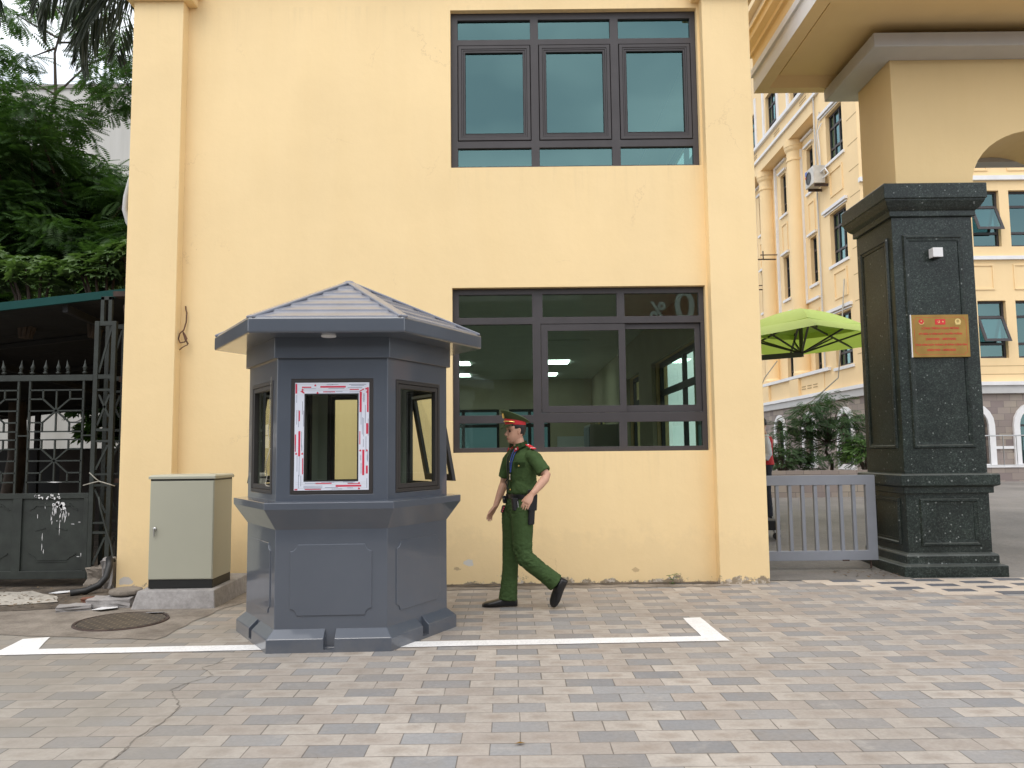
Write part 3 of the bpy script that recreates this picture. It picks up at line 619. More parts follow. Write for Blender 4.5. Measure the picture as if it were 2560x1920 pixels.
# windows
def booth_window(k,kind):
    F=BF(k,ab+.004); wn=winframe('window',K,F,rect(-.311,.307,1.149,2.021),[rect(-.283,.279,1.177,1.993)],.05,M['bframe'])
    a,b,c,d=-.281,.277,1.179,1.991
    if kind=='fixed':
        winframe('frame',wn,BF(k,ab+.0),rect(a,b,c,d),[rect(a+.035,b-.035,c+.035,d-.035)],.04,M['bframe'])
        pane(wn,F,a+.03,b-.03,c+.03,d-.03,M['glassB'],.03)
    elif kind=='film':
        s=winframe('sash',wn,BF(k,ab+.002),rect(a,b,c,d),[rect(-.208,.196,1.246,1.906)],.04,M['bframe'])
        bm=nb(); plate(bm,rect(a-.001,b+.001,c-.001,d+.001),[rect(-.211,.199,1.243,1.909)],BF(k,ab+.006),.003); fl=obj('protective_film',bm,M['film'],wn)
        bm=nb(); plate(bm,rect(-.2105,.1985,1.2435,1.9085),[rect(-.200,.188,1.254,1.898)],BF(k,ab+.007),.012); obj('gasket',bm,M['gasket'],wn)
        pane(wn,F,-.205,.193,1.25,1.90,M['glassB'],.03)
        Fp=BF(k,ab+.0068)
        bm=nb()
        def rr(u0,u1,v0,v1): plate(bm,rect(u0,u1,v0,v1),[],Fp,.001)
        rr(-.092,.10,1.953,1.966); rr(-.279,-.266,1.91,1.984); rr(.262,.2745,1.765,1.955); rr(.206,.222,1.765,1.92); rr(-.253,-.238,1.435,1.625); rr(.228,.244,1.288,1.48); rr(.03,.222,1.203,1.216); rr(-.277,-.255,1.181,1.190)
        rr(-.23,-.16,1.953,1.962); rr(.13,.20,1.935,1.942); rr(-.07,.02,1.918,1.925); rr(-.279,-.270,1.47,1.60); rr(-.222,-.2145,1.30,1.42); rr(.206,.2125,1.52,1.62); rr(.256,.270,1.30,1.36); rr(.256,.2745,1.60,1.68); rr(-.20,-.08,1.183,1.190); rr(-.12,.0,1.226,1.233); rr(.12,.20,1.222,1.228); rr(-.253,-.243,1.70,1.78)
        for (u,v) in ((-.13,1.972),(-.112,1.915),(-.268,1.455),(-.222,1.455),(.262,1.475),(.213,1.475),(.205,1.19),(.205,1.23),(-.225,1.94),(.255,1.945),(.262,1.92)):
            plate(bm,[(u+.009*math.cos(t_),v+.009*math.sin(t_)) for t_ in (1.57,3.4,4.2,5.2,6.0)],[],Fp,.001)
        plate(bm,[(-.245,1.925),(-.225,1.932),(-.208,1.912),(-.218,1.910),(-.236,1.922)],[],Fp,.001); plate(bm,[(.206,1.92),(.206,1.928),(.235,1.945),(.24,1.938)],[],Fp,.001)
        split('red_print',bm,M['filmred'],wn)
        bm=nb(); Uu=F(1,0,0)-F(0,0,0); Z=Vector((0,0,1)); r=random.Random(3)
        def T(s,u,v,sz,vert=0): 
            U,V=(Uu,Z) if not vert else ((-Z if vert>0 else Z),(Uu if vert>0 else -Uu))
            textmesh(bm,s,sz,Fp(u,v,-.0004),U,V,.0002)
        T('KINGFA',.232,1.875,.018,1); T('KINGFA',-.02,1.972,.013); T('KINGFA',-.02,1.916,.012)
        T('KINGFA',-.27,1.50,.012,-1); T('KINGFA',-.222,1.50,.012,-1); T('KINGFA',.262,1.42,.012,1); T('KINGFA',.212,1.42,.012,1); T('KINGFA',.14,1.190,.012); T('KINGFA',.14,1.228,.012)
        for (u,v,w) in ((.02,1.977,.05),(.03,1.945,.12),(-.17,1.944,.09),(.05,1.923,.05),(.0,1.197,.10),(.04,1.185,.08),(-.03,1.236,.10),(.13,1.238,.09),(.19,1.975,.13),(.19,1.966,.10),(.17,1.952,.11),(.17,1.918,.08),(-.14,1.198,.14),(-.14,1.208,.14),(-.14,1.188,.13),(-.14,1.228,.12)): plate(bm,rect(u-w/2,u+w/2,v,v+.0032),[],Fp,.001)
        for (u,v,w) in ((-.262,1.38,.12),(-.246,1.36,.15),(-.230,1.56,.12),(-.226,1.80,.10),(-.270,1.87,.06),(.216,1.72,.1),(.234,1.53,.06),(.248,1.75,.14),(.254,1.52,.12),(.268,1.43,.08),(.218,1.34,.08),(-.268,1.73,.11),(-.254,1.72,.13),(-.217,1.72,.12),(.236,1.65,.14),(.226,1.66,.13),(.27,1.65,.13),(-.25,1.245,.10),(-.232,1.25,.08),(.262,1.23,.07)): plate(bm,rect(u,u+.0032,v-w/2,v+w/2),[],Fp,.001)
        tag(obj('grey_print',bm,M['filmgrey'],wn),kind='stuff')
        bm=nb()
        for v in (1.98,1.944,1.932,1.236,1.193,1.222): plate(bm,rect(a+.01,b-.01,v,v+.0012),[],Fp,.001)
        split('film_crease',bm,M['greytrim'],wn)
    elif kind=='open':
        winframe('frame',wn,BF(k,ab+.0),rect(a,b,c,d),[rect(a+.022,b-.022,c+.022,d-.022)],.03,M['bframe'])
        th=R_(11)
        def Fo(u,v,dd):
            h=d-v; base=BF(k,ab+.012); n=(base(0,0,0)-base(0,0,1)); 
            return base(u,d-h*math.cos(th)+dd*math.sin(th)*0,0)+n*(h*math.sin(th))-n*dd
        s=winframe('open_sash',wn,Fo,rect(a+.004,b-.004,c+.01,d),[rect(a+.062,b-.062,c+.07,d-.06)],.035,M['bframe'])
        pane(wn,Fo,a+.06,b-.06,c+.065,d-.055,M['glassB'],.015)
        bm=nb(); plate(bm,rect(a+.03,b-.03,d-.045,d-.022),[],lambda u,v,dd:Fo(u,v,dd+.0355),.001); obj('film_strip',bm,M['film'],wn)
    return wn
for k,kd in ((4,'film'),(3,'fixed'),(5,'fixed'),(0,'open'),(2,'open'),(1,'fixed')): booth_window(k,kd)
# loose wires at the left corner
F3=BF(3,ab+.01)
bm=nb(); w=[(.335,2.045),(.325,2.02),(.318,1.95),(.30,1.86),(.315,1.80),(.318,1.77),(.29,1.70),(.262,1.63),(.285,1.585),(.31,1.56)]
tube(bm,[F3(u,v,-.012) for u,v in w],.0028,6)
w=[(.35,1.50),(.335,1.42),(.30,1.38),(.25,1.345),(.205,1.31),(.20,1.28),(.23,1.25),(.28,1.228),(.33,1.215),(.375,1.212)]
tube(bm,[F3(u,v,-.018-.02*math.sin(i)) for i,(u,v) in enumerate(w)],.0032,6)
obj('loose_wire',bm,M['wire'],K,smooth=True)
F4=BF(4,ab)
# ---------------- cabinet ----------------
obj('x',bx(0,.001,0,.001,0,.001),M['black']) if False else None
tag(obj('plinth',(lambda b:(ringloft(b,[[Vector(p) for p in ((-3.64,7.60,-.02),(-2.84,7.62,-.02),(-2.84,8.69,-.02),(-3.64,8.69,-.02))],[Vector(p) for p in ((-3.60,7.66,.165),(-2.87,7.67,.17),(-2.87,8.69,.175),(-3.60,8.69,.175))]]),b)[1])(nb()),M['concrete'],loc=(-3.23,8.15,0),bevel=.012),'rough concrete plinth under the sage green cabinet','plinth')
Cb=thing('electrical_cabinet','sage green steel cabinet with a lidded top standing on a rough concrete plinth','cabinet',(-3.23,8.0,.17))
obj('body',bx(-3.545,-2.92,7.76,8.25,.255,1.205),M['cab'],Cb,bevel=.003)
obj('base',bx(-3.543,-2.922,7.763,8.248,.172,.258),M['black'],Cb,bevel=.003)
bm=nb(); ringloft(bm,[[Vector((x,y,z)) for x,y in ((x0,y0),(x1,y0),(x1,y1),(x0,y1))] for x0,x1,y0,y1,z in ((-3.56,-2.905,7.745,8.265,1.222),(-3.56,-2.905,7.745,8.265,1.248),(-3.545,-2.92,7.775,8.235,1.262))]); obj('lid',bm,M['cab'],Cb,bevel=.003)
bm=nb(); box(bm,-3.545,-2.922,7.765,8.25,1.204,1.224); obj('lid_gap',bm,M['black'],Cb)
d=obj('door',bx(-3.540,-2.927,7.752,7.762,.262,1.198),M['cab'],Cb,bevel=.002)
bm=nb(); lathe(bm,(-3.485,7.75,.742),[(0,0),(.017,0),(.017,-.012),(.01,-.016),(0,-.016)],16,axis=(0,1,0)); box(bm,-3.490,-3.480,7.722,7.735,.67,.748); box(bm,-3.496,-3.478,7.734,7.750,.735,.752); obj('handle',bm,M['steel'],d,bevel=.002)
# ---------------- manhole, stones, litter ----------------
g=G('cast iron cover'); p=g.coord(); b=g.new('ShaderNodeTexBrick'); g.l(p,b.inputs['Vector']); b.inputs['Scale'].default_value=1; b.inputs['Brick Width'].default_value=.1; b.inputs['Row Height'].default_value=.05; b.inputs['Mortar Size'].default_value=.0045
b.inputs['Color1'].default_value=(.025,.023,.021,1); b.inputs['Color2'].default_value=(.04,.035,.03,1); b.inputs['Mortar'].default_value=(.22,.17,.12,1)
g.l(g.mix(g.ramp(g.noise(p,4,4),[(.5,(0,0,0)),(.7,(.4,.4,.4))]),b.outputs[0],(.10,.08,.06)),g.b.inputs['Base Color']); g.b.inputs['Roughness'].default_value=.55; g.bump(b.outputs['Fac'],-.5,.005)
mh=thing('manhole_cover','round dark iron manhole cover set in the cement patch before the cabinet','manhole cover',(-3.45,7.07,0))
bm=nb(); lathe(bm,(-3.45,7.07,.004),[(0,0),(.352,0),(.352,.010),(0,.012)],48); obj('lid',bm,g.m,mh)
bm=nb(); ringloft(bm,[[Vector((-3.45+r*math.cos(2*math.pi*k/48),7.07+r*math.sin(2*math.pi*k/48),z)) for k in range(48)] for r,z in ((.362,.003),(.362,.014),(.385,.014),(.39,.003))],cap=False); obj('rim',bm,M['rust'],mh)
def stone(name,label,cat,c,hs,rz,m,seed,group=None,amp=.012,tilt=0):
    r=random.Random(seed); bm=nb(); bmesh.ops.create_cube(bm,size=2); bmesh.ops.subdivide_edges(bm,edges=bm.edges,cuts=3,use_grid_fill=True)
    for v in bm.verts:
        v.co=Vector((v.co.x*hs[0],v.co.y*hs[1],v.co.z*hs[2]))+Vector((r.uniform(-amp,amp),r.uniform(-amp,amp),r.uniform(-amp,amp)*.5))
    bm.transform(Matrix.Translation(c)@Matrix.Rotation(rz,4,'Z')@Matrix.Rotation(tilt,4,'X'))
    return tag(obj(name,bm,m,loc=(c[0],c[1],c[2]-hs[2]),bevel=.008),label,cat,group)
stone('stone_slab','broken concrete slab lying under a round one left of the cabinet plinth','stone',(-3.90,7.80,.045),(.20,.13,.045),.15,M['concrete'],1)
bm=nb(); lathe(bm,(-3.82,7.90,.09),[(0,0),(.13,.005),(.16,.02),(.155,.055),(.12,.065),(0,.066)],14); bmesh.ops.rotate(bm,verts=bm.verts,cent=(-3.82,7.9,.09),matrix=Matrix.Rotation(.4,3,'Z'))
tag(obj('stone_disc',bm,M['cement'],loc=(-3.82,7.90,.09),bevel=.01),'round concrete disc stacked on a broken slab beside the cabinet plinth','stone')
stone('stone_slab','flat pale concrete fragment lying at the edge of the litter, left of the manhole','stone',(-4.17,7.63,.025),(.15,.09,.025),.35,M['concrete'],3,amp=.01)
stone('brick_fragment','reddish brick fragment half buried in litter below the lattice post','brick',(-4.22,8.02,.02),(.09,.05,.03),.25,mat('old red brick',(.20,.085,.055),.85,var=.3,vs=12),4,amp=.01)
stone('stone_chunk','pale mortar chunk leaning at the foot of the lattice post','stone',(-4.44,8.78,.17),(.055,.05,.17),.2,M['concrete'],6,amp=.02,tilt=.25)
stone('rubble_lump','dirty rubble lump filling the base of the lattice post','stone',(-4.62,8.93,.11),(.11,.07,.12),0,M['cement'],7,amp=.03)
def paper(label,pts,seed):
    r=random.Random(seed); bm=nb(); f=bm.faces.new([bm.verts.new((x,y,.012+r.uniform(0,.018))) for x,y in pts]); bmesh.ops.triangulate(bm,faces=[f]); bmesh.ops.solidify(bm,geom=bm.faces[:],thickness=.002)
    x=sum(p[0] for p in pts)/len(pts); y=sum(p[1] for p in pts)/len(pts)
    return tag(obj('paper_scrap',bm,M['white'],loc=(x,y,.01)),label,'litter')
paper('crumpled white paper scrap left of the manhole cover',[(-3.98,7.56),(-3.86,7.50),(-3.75,7.60),(-3.80,7.70),(-3.88,7.66),(-3.93,7.68)],1)
paper('flat white wrapper lying on the far edge of the manhole cover',[(-3.36,7.33),(-3.21,7.35),(-3.19,7.41),(-3.33,7.40)],2)
paper('white rag scrap in the dark litter below the green gate',[(-4.92,8.48),(-4.80,8.44),(-4.68,8.55),(-4.76,8.60),(-4.86,8.56)],3)
# litter bits and leaves: too many to count
bm=nb(); r=random.Random(11)
def bits(n,x0,x1,y0,y1,s0,s1,z=.012):
    for _ in range(n):
        x,y=r.uniform(x0,x1),r.uniform(y0,y1); s=r.uniform(s0,s1); a=r.uniform(0,6.3); h=r.uniform(0,.02)
        c=Vector((x,y,z+h*.5)); u=Vector((math.cos(a),math.sin(a),r.uniform(-.3,.3)))*s; v=Vector((-math.sin(a),math.cos(a),r.uniform(-.3,.3)))*s*.5
        bm.faces.new([bm.verts.new(c+u),bm.verts.new(c+v),bm.verts.new(c-u*.8),bm.verts.new(c-v)])
bits(500,-6.3,-4.1,7.7,8.88,.006,.03); bits(120,-4.3,-3.6,7.6,8.5,.005,.02,.008); bits(160,-2.5,2.2,8.55,8.84,.004,.016,.008); bits(60,3.7,4.4,9.0,9.5,.01,.03,.01); bits(90,-3,4,2.2,8.4,.003,.008,.004)
tag(obj('leaf_litter',bm,ground_mat('dry litter',(.06,.04,.025),(.24,.17,.10),.9,9)),'scattered dry leaf bits and crumbs along the wall foot and gate','litter',kind='stuff')
for i,(x,y,lab,m) in enumerate(((-1.9,3.0,'yellow dry leaf lying on the pavers below the booth','y'),(1.02,3.55,'tiny brown dry leaf on the pavers at the lower centre','b'),(.02,4.05,'small yellow leaf on the pavers in the lower centre','y'))):
    bm=nb(); bm.faces.new([bm.verts.new((x-.03,y,.008)),bm.verts.new((x,y-.012,.016)),bm.verts.new((x+.03,y+.005,.008)),bm.verts.new((x,y+.016,.012))]); bmesh.ops.solidify(bm,geom=bm.faces[:],thickness=.0015)
    tag(obj('fallen_leaf',bm,mat('dry leaf '+m,(.35,.2,.04) if m=='y' else (.12,.07,.03),.7,var=.1),loc=(x,y,.008)),lab,'leaf')
# ---------------- green iron gate on the left ----------------
GT=thing('iron_gate','old dark green iron gate with spear finials, star grilles and white paint splashes','gate',(-6.1,8.9,.1))
Yg=8.9
def gb(bm,x0,x1,z0,z1,t=.03,y=Yg): box(bm,x0,x1,y,y+t,z0,z1)
bm=nb(); gb(bm,-7.8,-4.757,2.31,2.378,.04); obj('top_rail',bm,M['dgreen'],GT,bevel=.003)
bm=nb(); gb(bm,-7.8,-4.757,.985,1.045,.04); gb(bm,-7.8,-4.757,.10,.187,.04); gb(bm,-4.81,-4.757,.187,.985,.038)
for i in range(4): gb(bm,-5.60-.739*i,-5.50-.739*i,.187,.985,.038)
split('lower_frame',bm,M['dgreen'],GT,bevel=.003)
for i in range(4):
    x1=-4.81-.739*i+(0 if i==0 else .05); x0=-5.50-.739*i
    if i: x1=-5.60-.739*(i-1)
    bm=nb(); box(bm,x0,x1,Yg+.02,Yg+.028,.187,.985)
    cx=(x0+x1)/2; 
    def aline(p,w=.012):
        for a,b in zip(p,p[1:]): bar(bm,(a[0],Yg+.018,a[1]),(b[0],Yg+.018,b[1]),w,.01,upv=(0,1,0))
    def sc(cx,s,zt,zb):
        aline([(cx+s*.27,zt-.06),(cx+s*.25,zt-.045),(cx+s*.22,zt-.035),(cx+s*.20,zt-.01),(cx+s*.18,zt)]); aline([(cx+s*.27,zb+.07),(cx+s*.24,zb+.05),(cx+s*.2,zb+.03),(cx+s*.17,zb)])
    for s in (-1,1): sc(cx,s,.915,.31)
    aline([(cx-.18,.915),(cx+.18,.915)],.03); aline([(cx-.17,.31),(cx+.17,.31)],.012); aline([(cx-.17,.285),(cx+.17,.285)],.006); aline([(cx-.2,.63),(cx-.08,.655)],.006); aline([(cx+.03,.66),(cx+.16,.635)],.006)
    obj('lower_panel',bm,M['dgreen'],GT)
# splashes
bm=nb(); r=random.Random(21)
def splat(x,z,rx,rz,n=11,y=Yg-.002):
    pts=[(x+rx*math.cos(6.283*i/n)*r.uniform(.45,1.2),z+rz*math.sin(6.283*i/n)*r.uniform(.45,1.2)) for i in range(n)]
    f=bm.faces.new([bm.verts.new((a,y,b)) for a,b in pts]); bmesh.ops.triangulate(bm,faces=[f])
for _ in range(22): splat(r.uniform(-5.36,-5.07),r.uniform(.985,1.04),r.uniform(.006,.02),r.uniform(.006,.016))
for _ in range(14): splat(r.uniform(-5.16,-5.02),r.uniform(.87,.94),r.uniform(.01,.03),r.uniform(.012,.035),y=Yg+.009)
for _ in range(30): splat(r.uniform(-5.18,-4.98),r.uniform(.72,.88),r.uniform(.002,.005),r.uniform(.008,.05),y=Yg+.017)
for x,z,l in ((-5.08,.66,.12),(-5.27,.56,.06),(-5.27,.45,.07),(-5.25,.40,.04),(-5.33,.79,.05),(-5.25,.9,.05),(-4.93,.70,.01),(-4.86,.72,.01),(-4.83,.36,.03),(-4.86,.34,.02)): splat(x,z,.004 if l>.02 else .02,l*.8 if l>.02 else .004,y=Yg+.017)
splat(-5.15,1.168,.08,.006,y=Yg-.002)
split('paint_splash',bm,M['white'],GT)
def grille(xa,xb):
    bm=nb()
    for x in (xa,xb): gb(bm,x-.011,x+.011,1.045,2.31,.022,Yg+.005)
    w=.009
    def ln(a,b): bar(bm,(a[0],Yg+.014,a[1]),(b[0],Yg+.014,b[1]),.016,.018,upv=(0,1,0))
    for zt,zb in ((2.206,1.736),(1.644,1.169)):
        zc=(zt+zb)/2; xc=(xa+xb)/2; dx=(xb-xa)/4; dz=(zt-zb)/4.6
        ln((xa,zt),(xb,zt)); ln((xa,zb),(xb,zb)); ln((xa,zc),(xb,zc)); ln((xc,zt),(xc,zb))
        for sx in (-1,1):
            for sz in (-1,1):
                x=xc+sx*dx; z=zc+sz*((zt-zb)/2-dz); ze=zc+sz*(zt-zb)/2; xe=xc+sx*(xb-xa)/2
                ln((x,ze),(x,z)); ln((x,z),(xe,z)); ln((x,z),(xc,zc))
    return bm
for i in range(4): obj('grille',grille(-5.469-.739*i,-4.861-.739*i),M['dgreen'],GT)
bm=nb()
for i in range(4): ln=bar(bm,(-5.469-.739*i,Yg+.014,1.69),(-5.60-.739*i,Yg+.014,1.69),.014,.016); 
bar(bm,(-4.861,Yg+.014,1.69),(-4.757,Yg+.014,1.69),.014,.016); obj('link_bar',bm,M['dgreen'],GT)
fx=[-4.86,-5.045,-5.162,-5.309,-5.458,-5.589,-5.775,-5.92,-6.07,-6.2,-6.34,-6.5,-6.64,-6.8,-6.95,-7.1]; tl=[0,-.03,.0,.008,.012,.012,-.03]+[0]*9
for x,t in zip(fx,tl):
    bm=nb(); lathe(bm,(x,Yg+.02,2.375),[(.008,0),(.008,.012),(.024,.022),(.028,.03),(.012,.042),(.012,.05),(.021,.056),(.012,.066),(.022,.08),(.024,.088),(.016,.11),(.008,.14),(.001,.178)],12,axis=(t*4,0,1)); obj('finial',bm,M['dgreen'],GT,smooth=True)
# lattice post
LP=thing('lattice_post','tall dark green welded lattice post between the iron gate and the yellow building','post',(-4.63,8.95,0))
for (x,y) in ((-4.731,8.9),(-4.536,8.9),(-4.731,9.14),(-4.536,9.14)):
    obj('upright',bx(x-.025,x+.025,y,y+.05,0,2.99),M['dgreen'],LP,bevel=.003)
for y in (8.9,9.14):
    bm=nb()
    for z0,z1 in ((2.94,2.99),(2.33,2.378),(2.19,2.215),(1.735,1.765),(1.61,1.635),(1.24,1.26),(1.115,1.14),(.70,.72),(.59,.615)): box(bm,-4.706,-4.561,y+.006,y+.04,z0,z1)
    for a,b in (((-4.57,2.92),(-4.70,2.40)),((-4.69,2.15),(-4.57,1.9)),((-4.57,2.15),(-4.70,1.80)),((-4.57,1.58),(-4.70,1.30)),((-4.70,1.08),(-4.57,.82)),((-4.57,.55),(-4.70,.25))): bar(bm,(a[0],y+.02,a[1]),(b[0],y+.02,b[1]),.022,.012,upv=(0,1,0))
    split('bracing',bm,M['dgreen'],LP)
bm=nb()
for x in (-4.690,-4.602): box(bm,x-.021,x+.021,8.93,8.97,2.99,3.28)
box(bm,-4.711,-4.581,8.93,8.97,3.24,3.281); obj('top_frame',bm,M['dgreen'],LP,bevel=.003)
RP=thing('rusty_post','rusty steel post squeezed between the lattice post and the yellow building','post',(-4.42,9.1,0))
obj('shaft',bx(-4.455,-4.36,9.06,9.16,0,3.36),M['rust'],RP); bm=nb(); box(bm,-4.62,-4.345,9.02,9.17,3.30,3.36); box(bm,-4.50,-4.45,8.98,9.06,2.30,2.36); box(bm,-4.52,-4.44,8.98,9.06,1.15,1.2); split('bracket',bm,M['rust'],RP)
bm=nb()
for a,b in (((-4.5,9.05,2.2),(-4.37,9.05,1.8)),((-4.4,9.05,1.9),(-4.50,9.05,1.5)),((-4.5,9.05,3.2),(-4.38,9.05,2.4))): bar(bm,a,b,.025,.01)
split('brace',bm,M['rust'],RP)
bm=nb(); tube(bm,[(-4.62,8.86,1.0),(-4.60,8.85,.9),(-4.53,8.84,.68),(-4.46,8.83,.5),(-4.41,8.80,.34),(-4.38,8.78,.30)],[.012]*6,8)
tag(obj('pipe',bm,M['dgreen'],loc=(-4.4,8.8,.3),smooth=True),'thin peeling pipe slanting down across the lattice post','pipe')
bm=nb(); tube(bm,[(-4.38,8.66,.35),(-4.345,8.6,.28),(-4.35,8.55,.17),(-4.40,8.5,.09),(-4.5,8.42,.045),(-4.62,8.35,.035)],.036,10)
tag(obj('rubber_hose',bm,M['black'],loc=(-4.45,8.5,.04),smooth=True),'thick black hose curling out at the foot of the building corner','hose')
bm=nb(); tube(bm,[(-4.80,8.86,1.13),(-4.68,8.84,1.16),(-4.61,8.83,1.175),(-4.5,8.84,1.14),(-4.44,8.85,1.12)],.007,6); tube(bm,[(-4.73,8.85,1.27),(-4.66,8.84,1.21),(-4.61,8.83,1.175)],.006,6)
tag(obj('twig',bm,M['wire'],loc=(-4.6,8.84,1.17),smooth=True),'pale bent twigs caught on the lattice post at head height','twig')
# ---------------- shed ----------------
SH=thing('lean_to_shed','dark open shed with a teal edged sheet roof behind the iron gate','shed',(-7,12,0))
def roofz(x,y): return 3.19+(x+5.98)*.105-(y-9.15)*.065
bm=nb(); ringloft(bm,[[Vector((-12,9.15,roofz(-12,9.15)-.02)),Vector((-12,9.19,roofz(-12,9.15)-.02)),Vector((-12,9.19,roofz(-12,9.15)+.10)),Vector((-12,9.15,roofz(-12,9.15)+.10))],[Vector((-4.52,9.15,3.33)),Vector((-4.52,9.19,3.33)),Vector((-4.52,9.19,3.42)),Vector((-4.52,9.15,3.42))]]); obj('fascia',bm,M['fascia'],SH)
bm=nb(); n=70; ya,yb=9.19,16.3
for i in range(n):
    y0=ya+(yb-ya)*i/n; y1=ya+(yb-ya)*(i+1)/n; h=.018
    for (a,b,za_,zb_) in ((y0,(y0+y1)/2,0,h),((y0+y1)/2,y1,h,0)):
        bm.faces.new([bm.verts.new((x,y,roofz(x,y)+.04+z)) for x,y,z in ((-12,a,za_),(-4.42,a,za_),(-4.42,b,zb_),(-12,b,zb_))])
rs=obj('roof_sheet',bm,M['dark'],SH); md=rs.modifiers.new('s','SOLIDIFY'); md.thickness=.004
for y in (10.8,12.6,14.4,16.2):
    bm=nb(); bar(bm,(-12,y,roofz(-12,y)-.0),(-4.42,y,roofz(-4.42,y)-.0),.05,.06); obj('purlin',bm,M['dark'],SH)
for x in (-10,-7.6,-5.3): 
    bm=nb(); bar(bm,(x,9.25,roofz(x,9.25)-.05),(x,16.2,roofz(x,16.2)-.05),.06,.09); obj('rafter',bm,M['dark'],SH)
for x,y in ((-8.6,12.6),(-8.05,11.0),(-9.6,15.9),(-4.55,14)): obj('pole',bx(x-.04,x+.04,y,y+.08,0,roofz(x,y)),M['dark'],SH)
obj('back_boarding',bx(-14,-4.3,16.5,16.55,0,1.62),M['dark'],SH)
obj('board',bx(-9.1,-7.75,15.9,15.93,0,1.58),mat('brown dark board',(.05,.04,.035),.8),SH)
tag(obj('green_tarpaulin',(lambda b:(box(b,-8.2,-6.9,17.8,17.82,1.9,2.9),b)[1])(nb()),mat('green tarp',(.04,.42,.27),.6,var=.2,vs=4),loc=(-7.5,17.8,1.9)),'bright green tarpaulin hung behind the small tree under the shed','tarpaulin')
tag(obj('green_sheet',(lambda b:(box(b,-10.6,-9.2,17.8,17.82,1.9,3.0),b)[1])(nb()),M['fascia'],loc=(-10,17.8,1.9)),'teal sheet seen at the far left behind the grille','tarpaulin') if False else None
wb=thing('pale_building','pale weathered concrete building wall rising behind the trees at the left','building',(-14,22.2,0))
g=G('weathered pale render'); p=g.pos(); mp=g.new('ShaderNodeMapping'); mp.inputs['Scale'].default_value=(1.4,1.4,.1); g.l(p,mp.inputs[0]); g.l(g.ramp(g.noise(mp.outputs[0],1,5,.6),[(.3,(.43,.42,.39)),(.7,(.60,.59,.57))]),g.b.inputs['Base Color']); g.b.inputs['Roughness'].default_value=.85
obj('wall',bx(-26,-6.5,22.1,30,0,12.12),g.m,wb); obj('coping',bx(-26.1,-6.4,22.05,30.1,12.12,12.24),M['concrete'],wb)
# ---------------- granite gate pillar ----------------
PX,PY=4.963,9.565
def sqring(h,z,cx=PX,cy=PY): return [Vector((cx+a*h,cy+b*h,z)) for a,b in ((-1,-1),(1,-1),(1,1),(-1,1))]
def stack(name,prof,parent,m,bev=.006,cx=PX,cy=PY):
    bm=nb(); ringloft(bm,[sqring(h,z,cx,cy) for h,z in prof]); return obj(name,bm,m,parent,bevel=bev)
GP=thing('gate_pillar','square dark granite gate pillar with stepped base carrying the yellow gateway arch','pillar',(PX,PY,0))
stack('base',[(.585,-.02),(.585,.118),(.575,.122),(.545,.135),(.525,.14),(.525,.225),(.515,.245),(.485,.26)],GP,M['granite'])
stack('pedestal',[(.477,.255),(.477,.93)],GP,M['granite'])
stack('ledge',[(.485,.925),(.515,.93),(.515,1.0),(.535,1.005),(.565,1.02),(.565,1.135),(.555,1.15),(.48,1.155)],GP,M['granite'])
stack('shaft',[(.476,1.15),(.472,4.17)],GP,M['granite'])
stack('capital',[(.49,4.155),(.505,4.16),(.505,4.225),(.52,4.235),(.545,4.26),(.575,4.31),(.585,4.33),(.585,4.345),(.60,4.35),(.60,4.52),(.595,4.53)],GP,M['granite'])
def mould(F,r,w,pr,parent,name='panel_moulding'):
    u0,u1,v0,v1=r; bm=nb(); prof=[(0,0),(.012,pr),(w*.45,pr),(w*.6,pr*.45),(w,pr*.35),(w,-.004)]
    ringloft(bm,[[F(u0+a,v0+a,-b),F(u1-a,v0+a,-b),F(u1-a,v1-a,-b),F(u0+a,v1-a,-b)] for a,b in prof],cap=False); return obj(name,bm,M['granite'],parent)
fy=FY(PY-.475); fx=FX(PX-.475)
mould(fy,(PX-.36,PX+.36,1.44,3.94),.07,.022,GP); mould(fy,(PX-.33,PX+.36,.33,.87),.07,.022,GP)
mould(fx,(PY-.36,PY+.36,1.44,3.94),.07,.022,GP); mould(fx,(PY-.33,PY+.34,.33,.87),.07,.022,GP)
g=G('polished smoky panel'); g.b.inputs['Base Color'].default_value=(.05,.045,.03,1); g.b.inputs['Roughness'].default_value=.25
obj('side_panel',bx(PX-.4775,PX-.47,PY-.27,PY+.29,1.52,3.86),M['granite'],GP)
def wall_lamp():
    t=thing('wall_lamp','small white cube lamp fixed high on the granite gate pillar','lamp',(4.955,9.07,3.67))
    obj('housing',bx(4.905,5.02,8.985,9.085,3.655,3.765),M['white'],t,bevel=.003); obj('lens',bx(4.92,5.005,9.0,9.07,3.647,3.656),M['black'],t)
wall_lamp()
# brass plaque
PQ=thing('plaque','brass commemorative plaque with red lettering on the granite gate pillar','plaque',(4.96,9.06,2.74))
x0,x1,z0,z1=4.640,5.305,2.490,2.985; Fp=FY(9.050)
obj('plate',bx(x0,x1,9.052,9.092,z0,z1),M['gold'],PQ,bevel=.003)
obj('edge',bx(x0-.008,x0,9.051,9.092,z0-.002,z1+.002),M['lampw'],PQ)
bm=nb(); cx=(x0+x1)/2
def L(s,z,sz,x=cx): textmesh(bm,s,sz,(x,9.0505,z),(1,0,0),(0,0,1),.0008,bold=.0006)
L('CÔNG TRÌNH CHÀO MỪNG',2.815,.034); L('KỶ NIỆM 15 NĂM NGÀY TRUYỀN THỐNG',2.752,.0265); L('(20/07/2005 - 20/07/2020)',2.690,.033); L('VÀ 85 NĂM NGÀY THÀNH LẬP ĐẢNG CỘNG SẢN',2.625,.0262); L('03/02/1930 - 03/02/2020',2.562,.033)
def ring(bm,pts,w):
    n=len(pts)
    for i in range(n): bar(bm,pts[i],pts[(i+1)%n],w,.001,upv=(0,1,0))
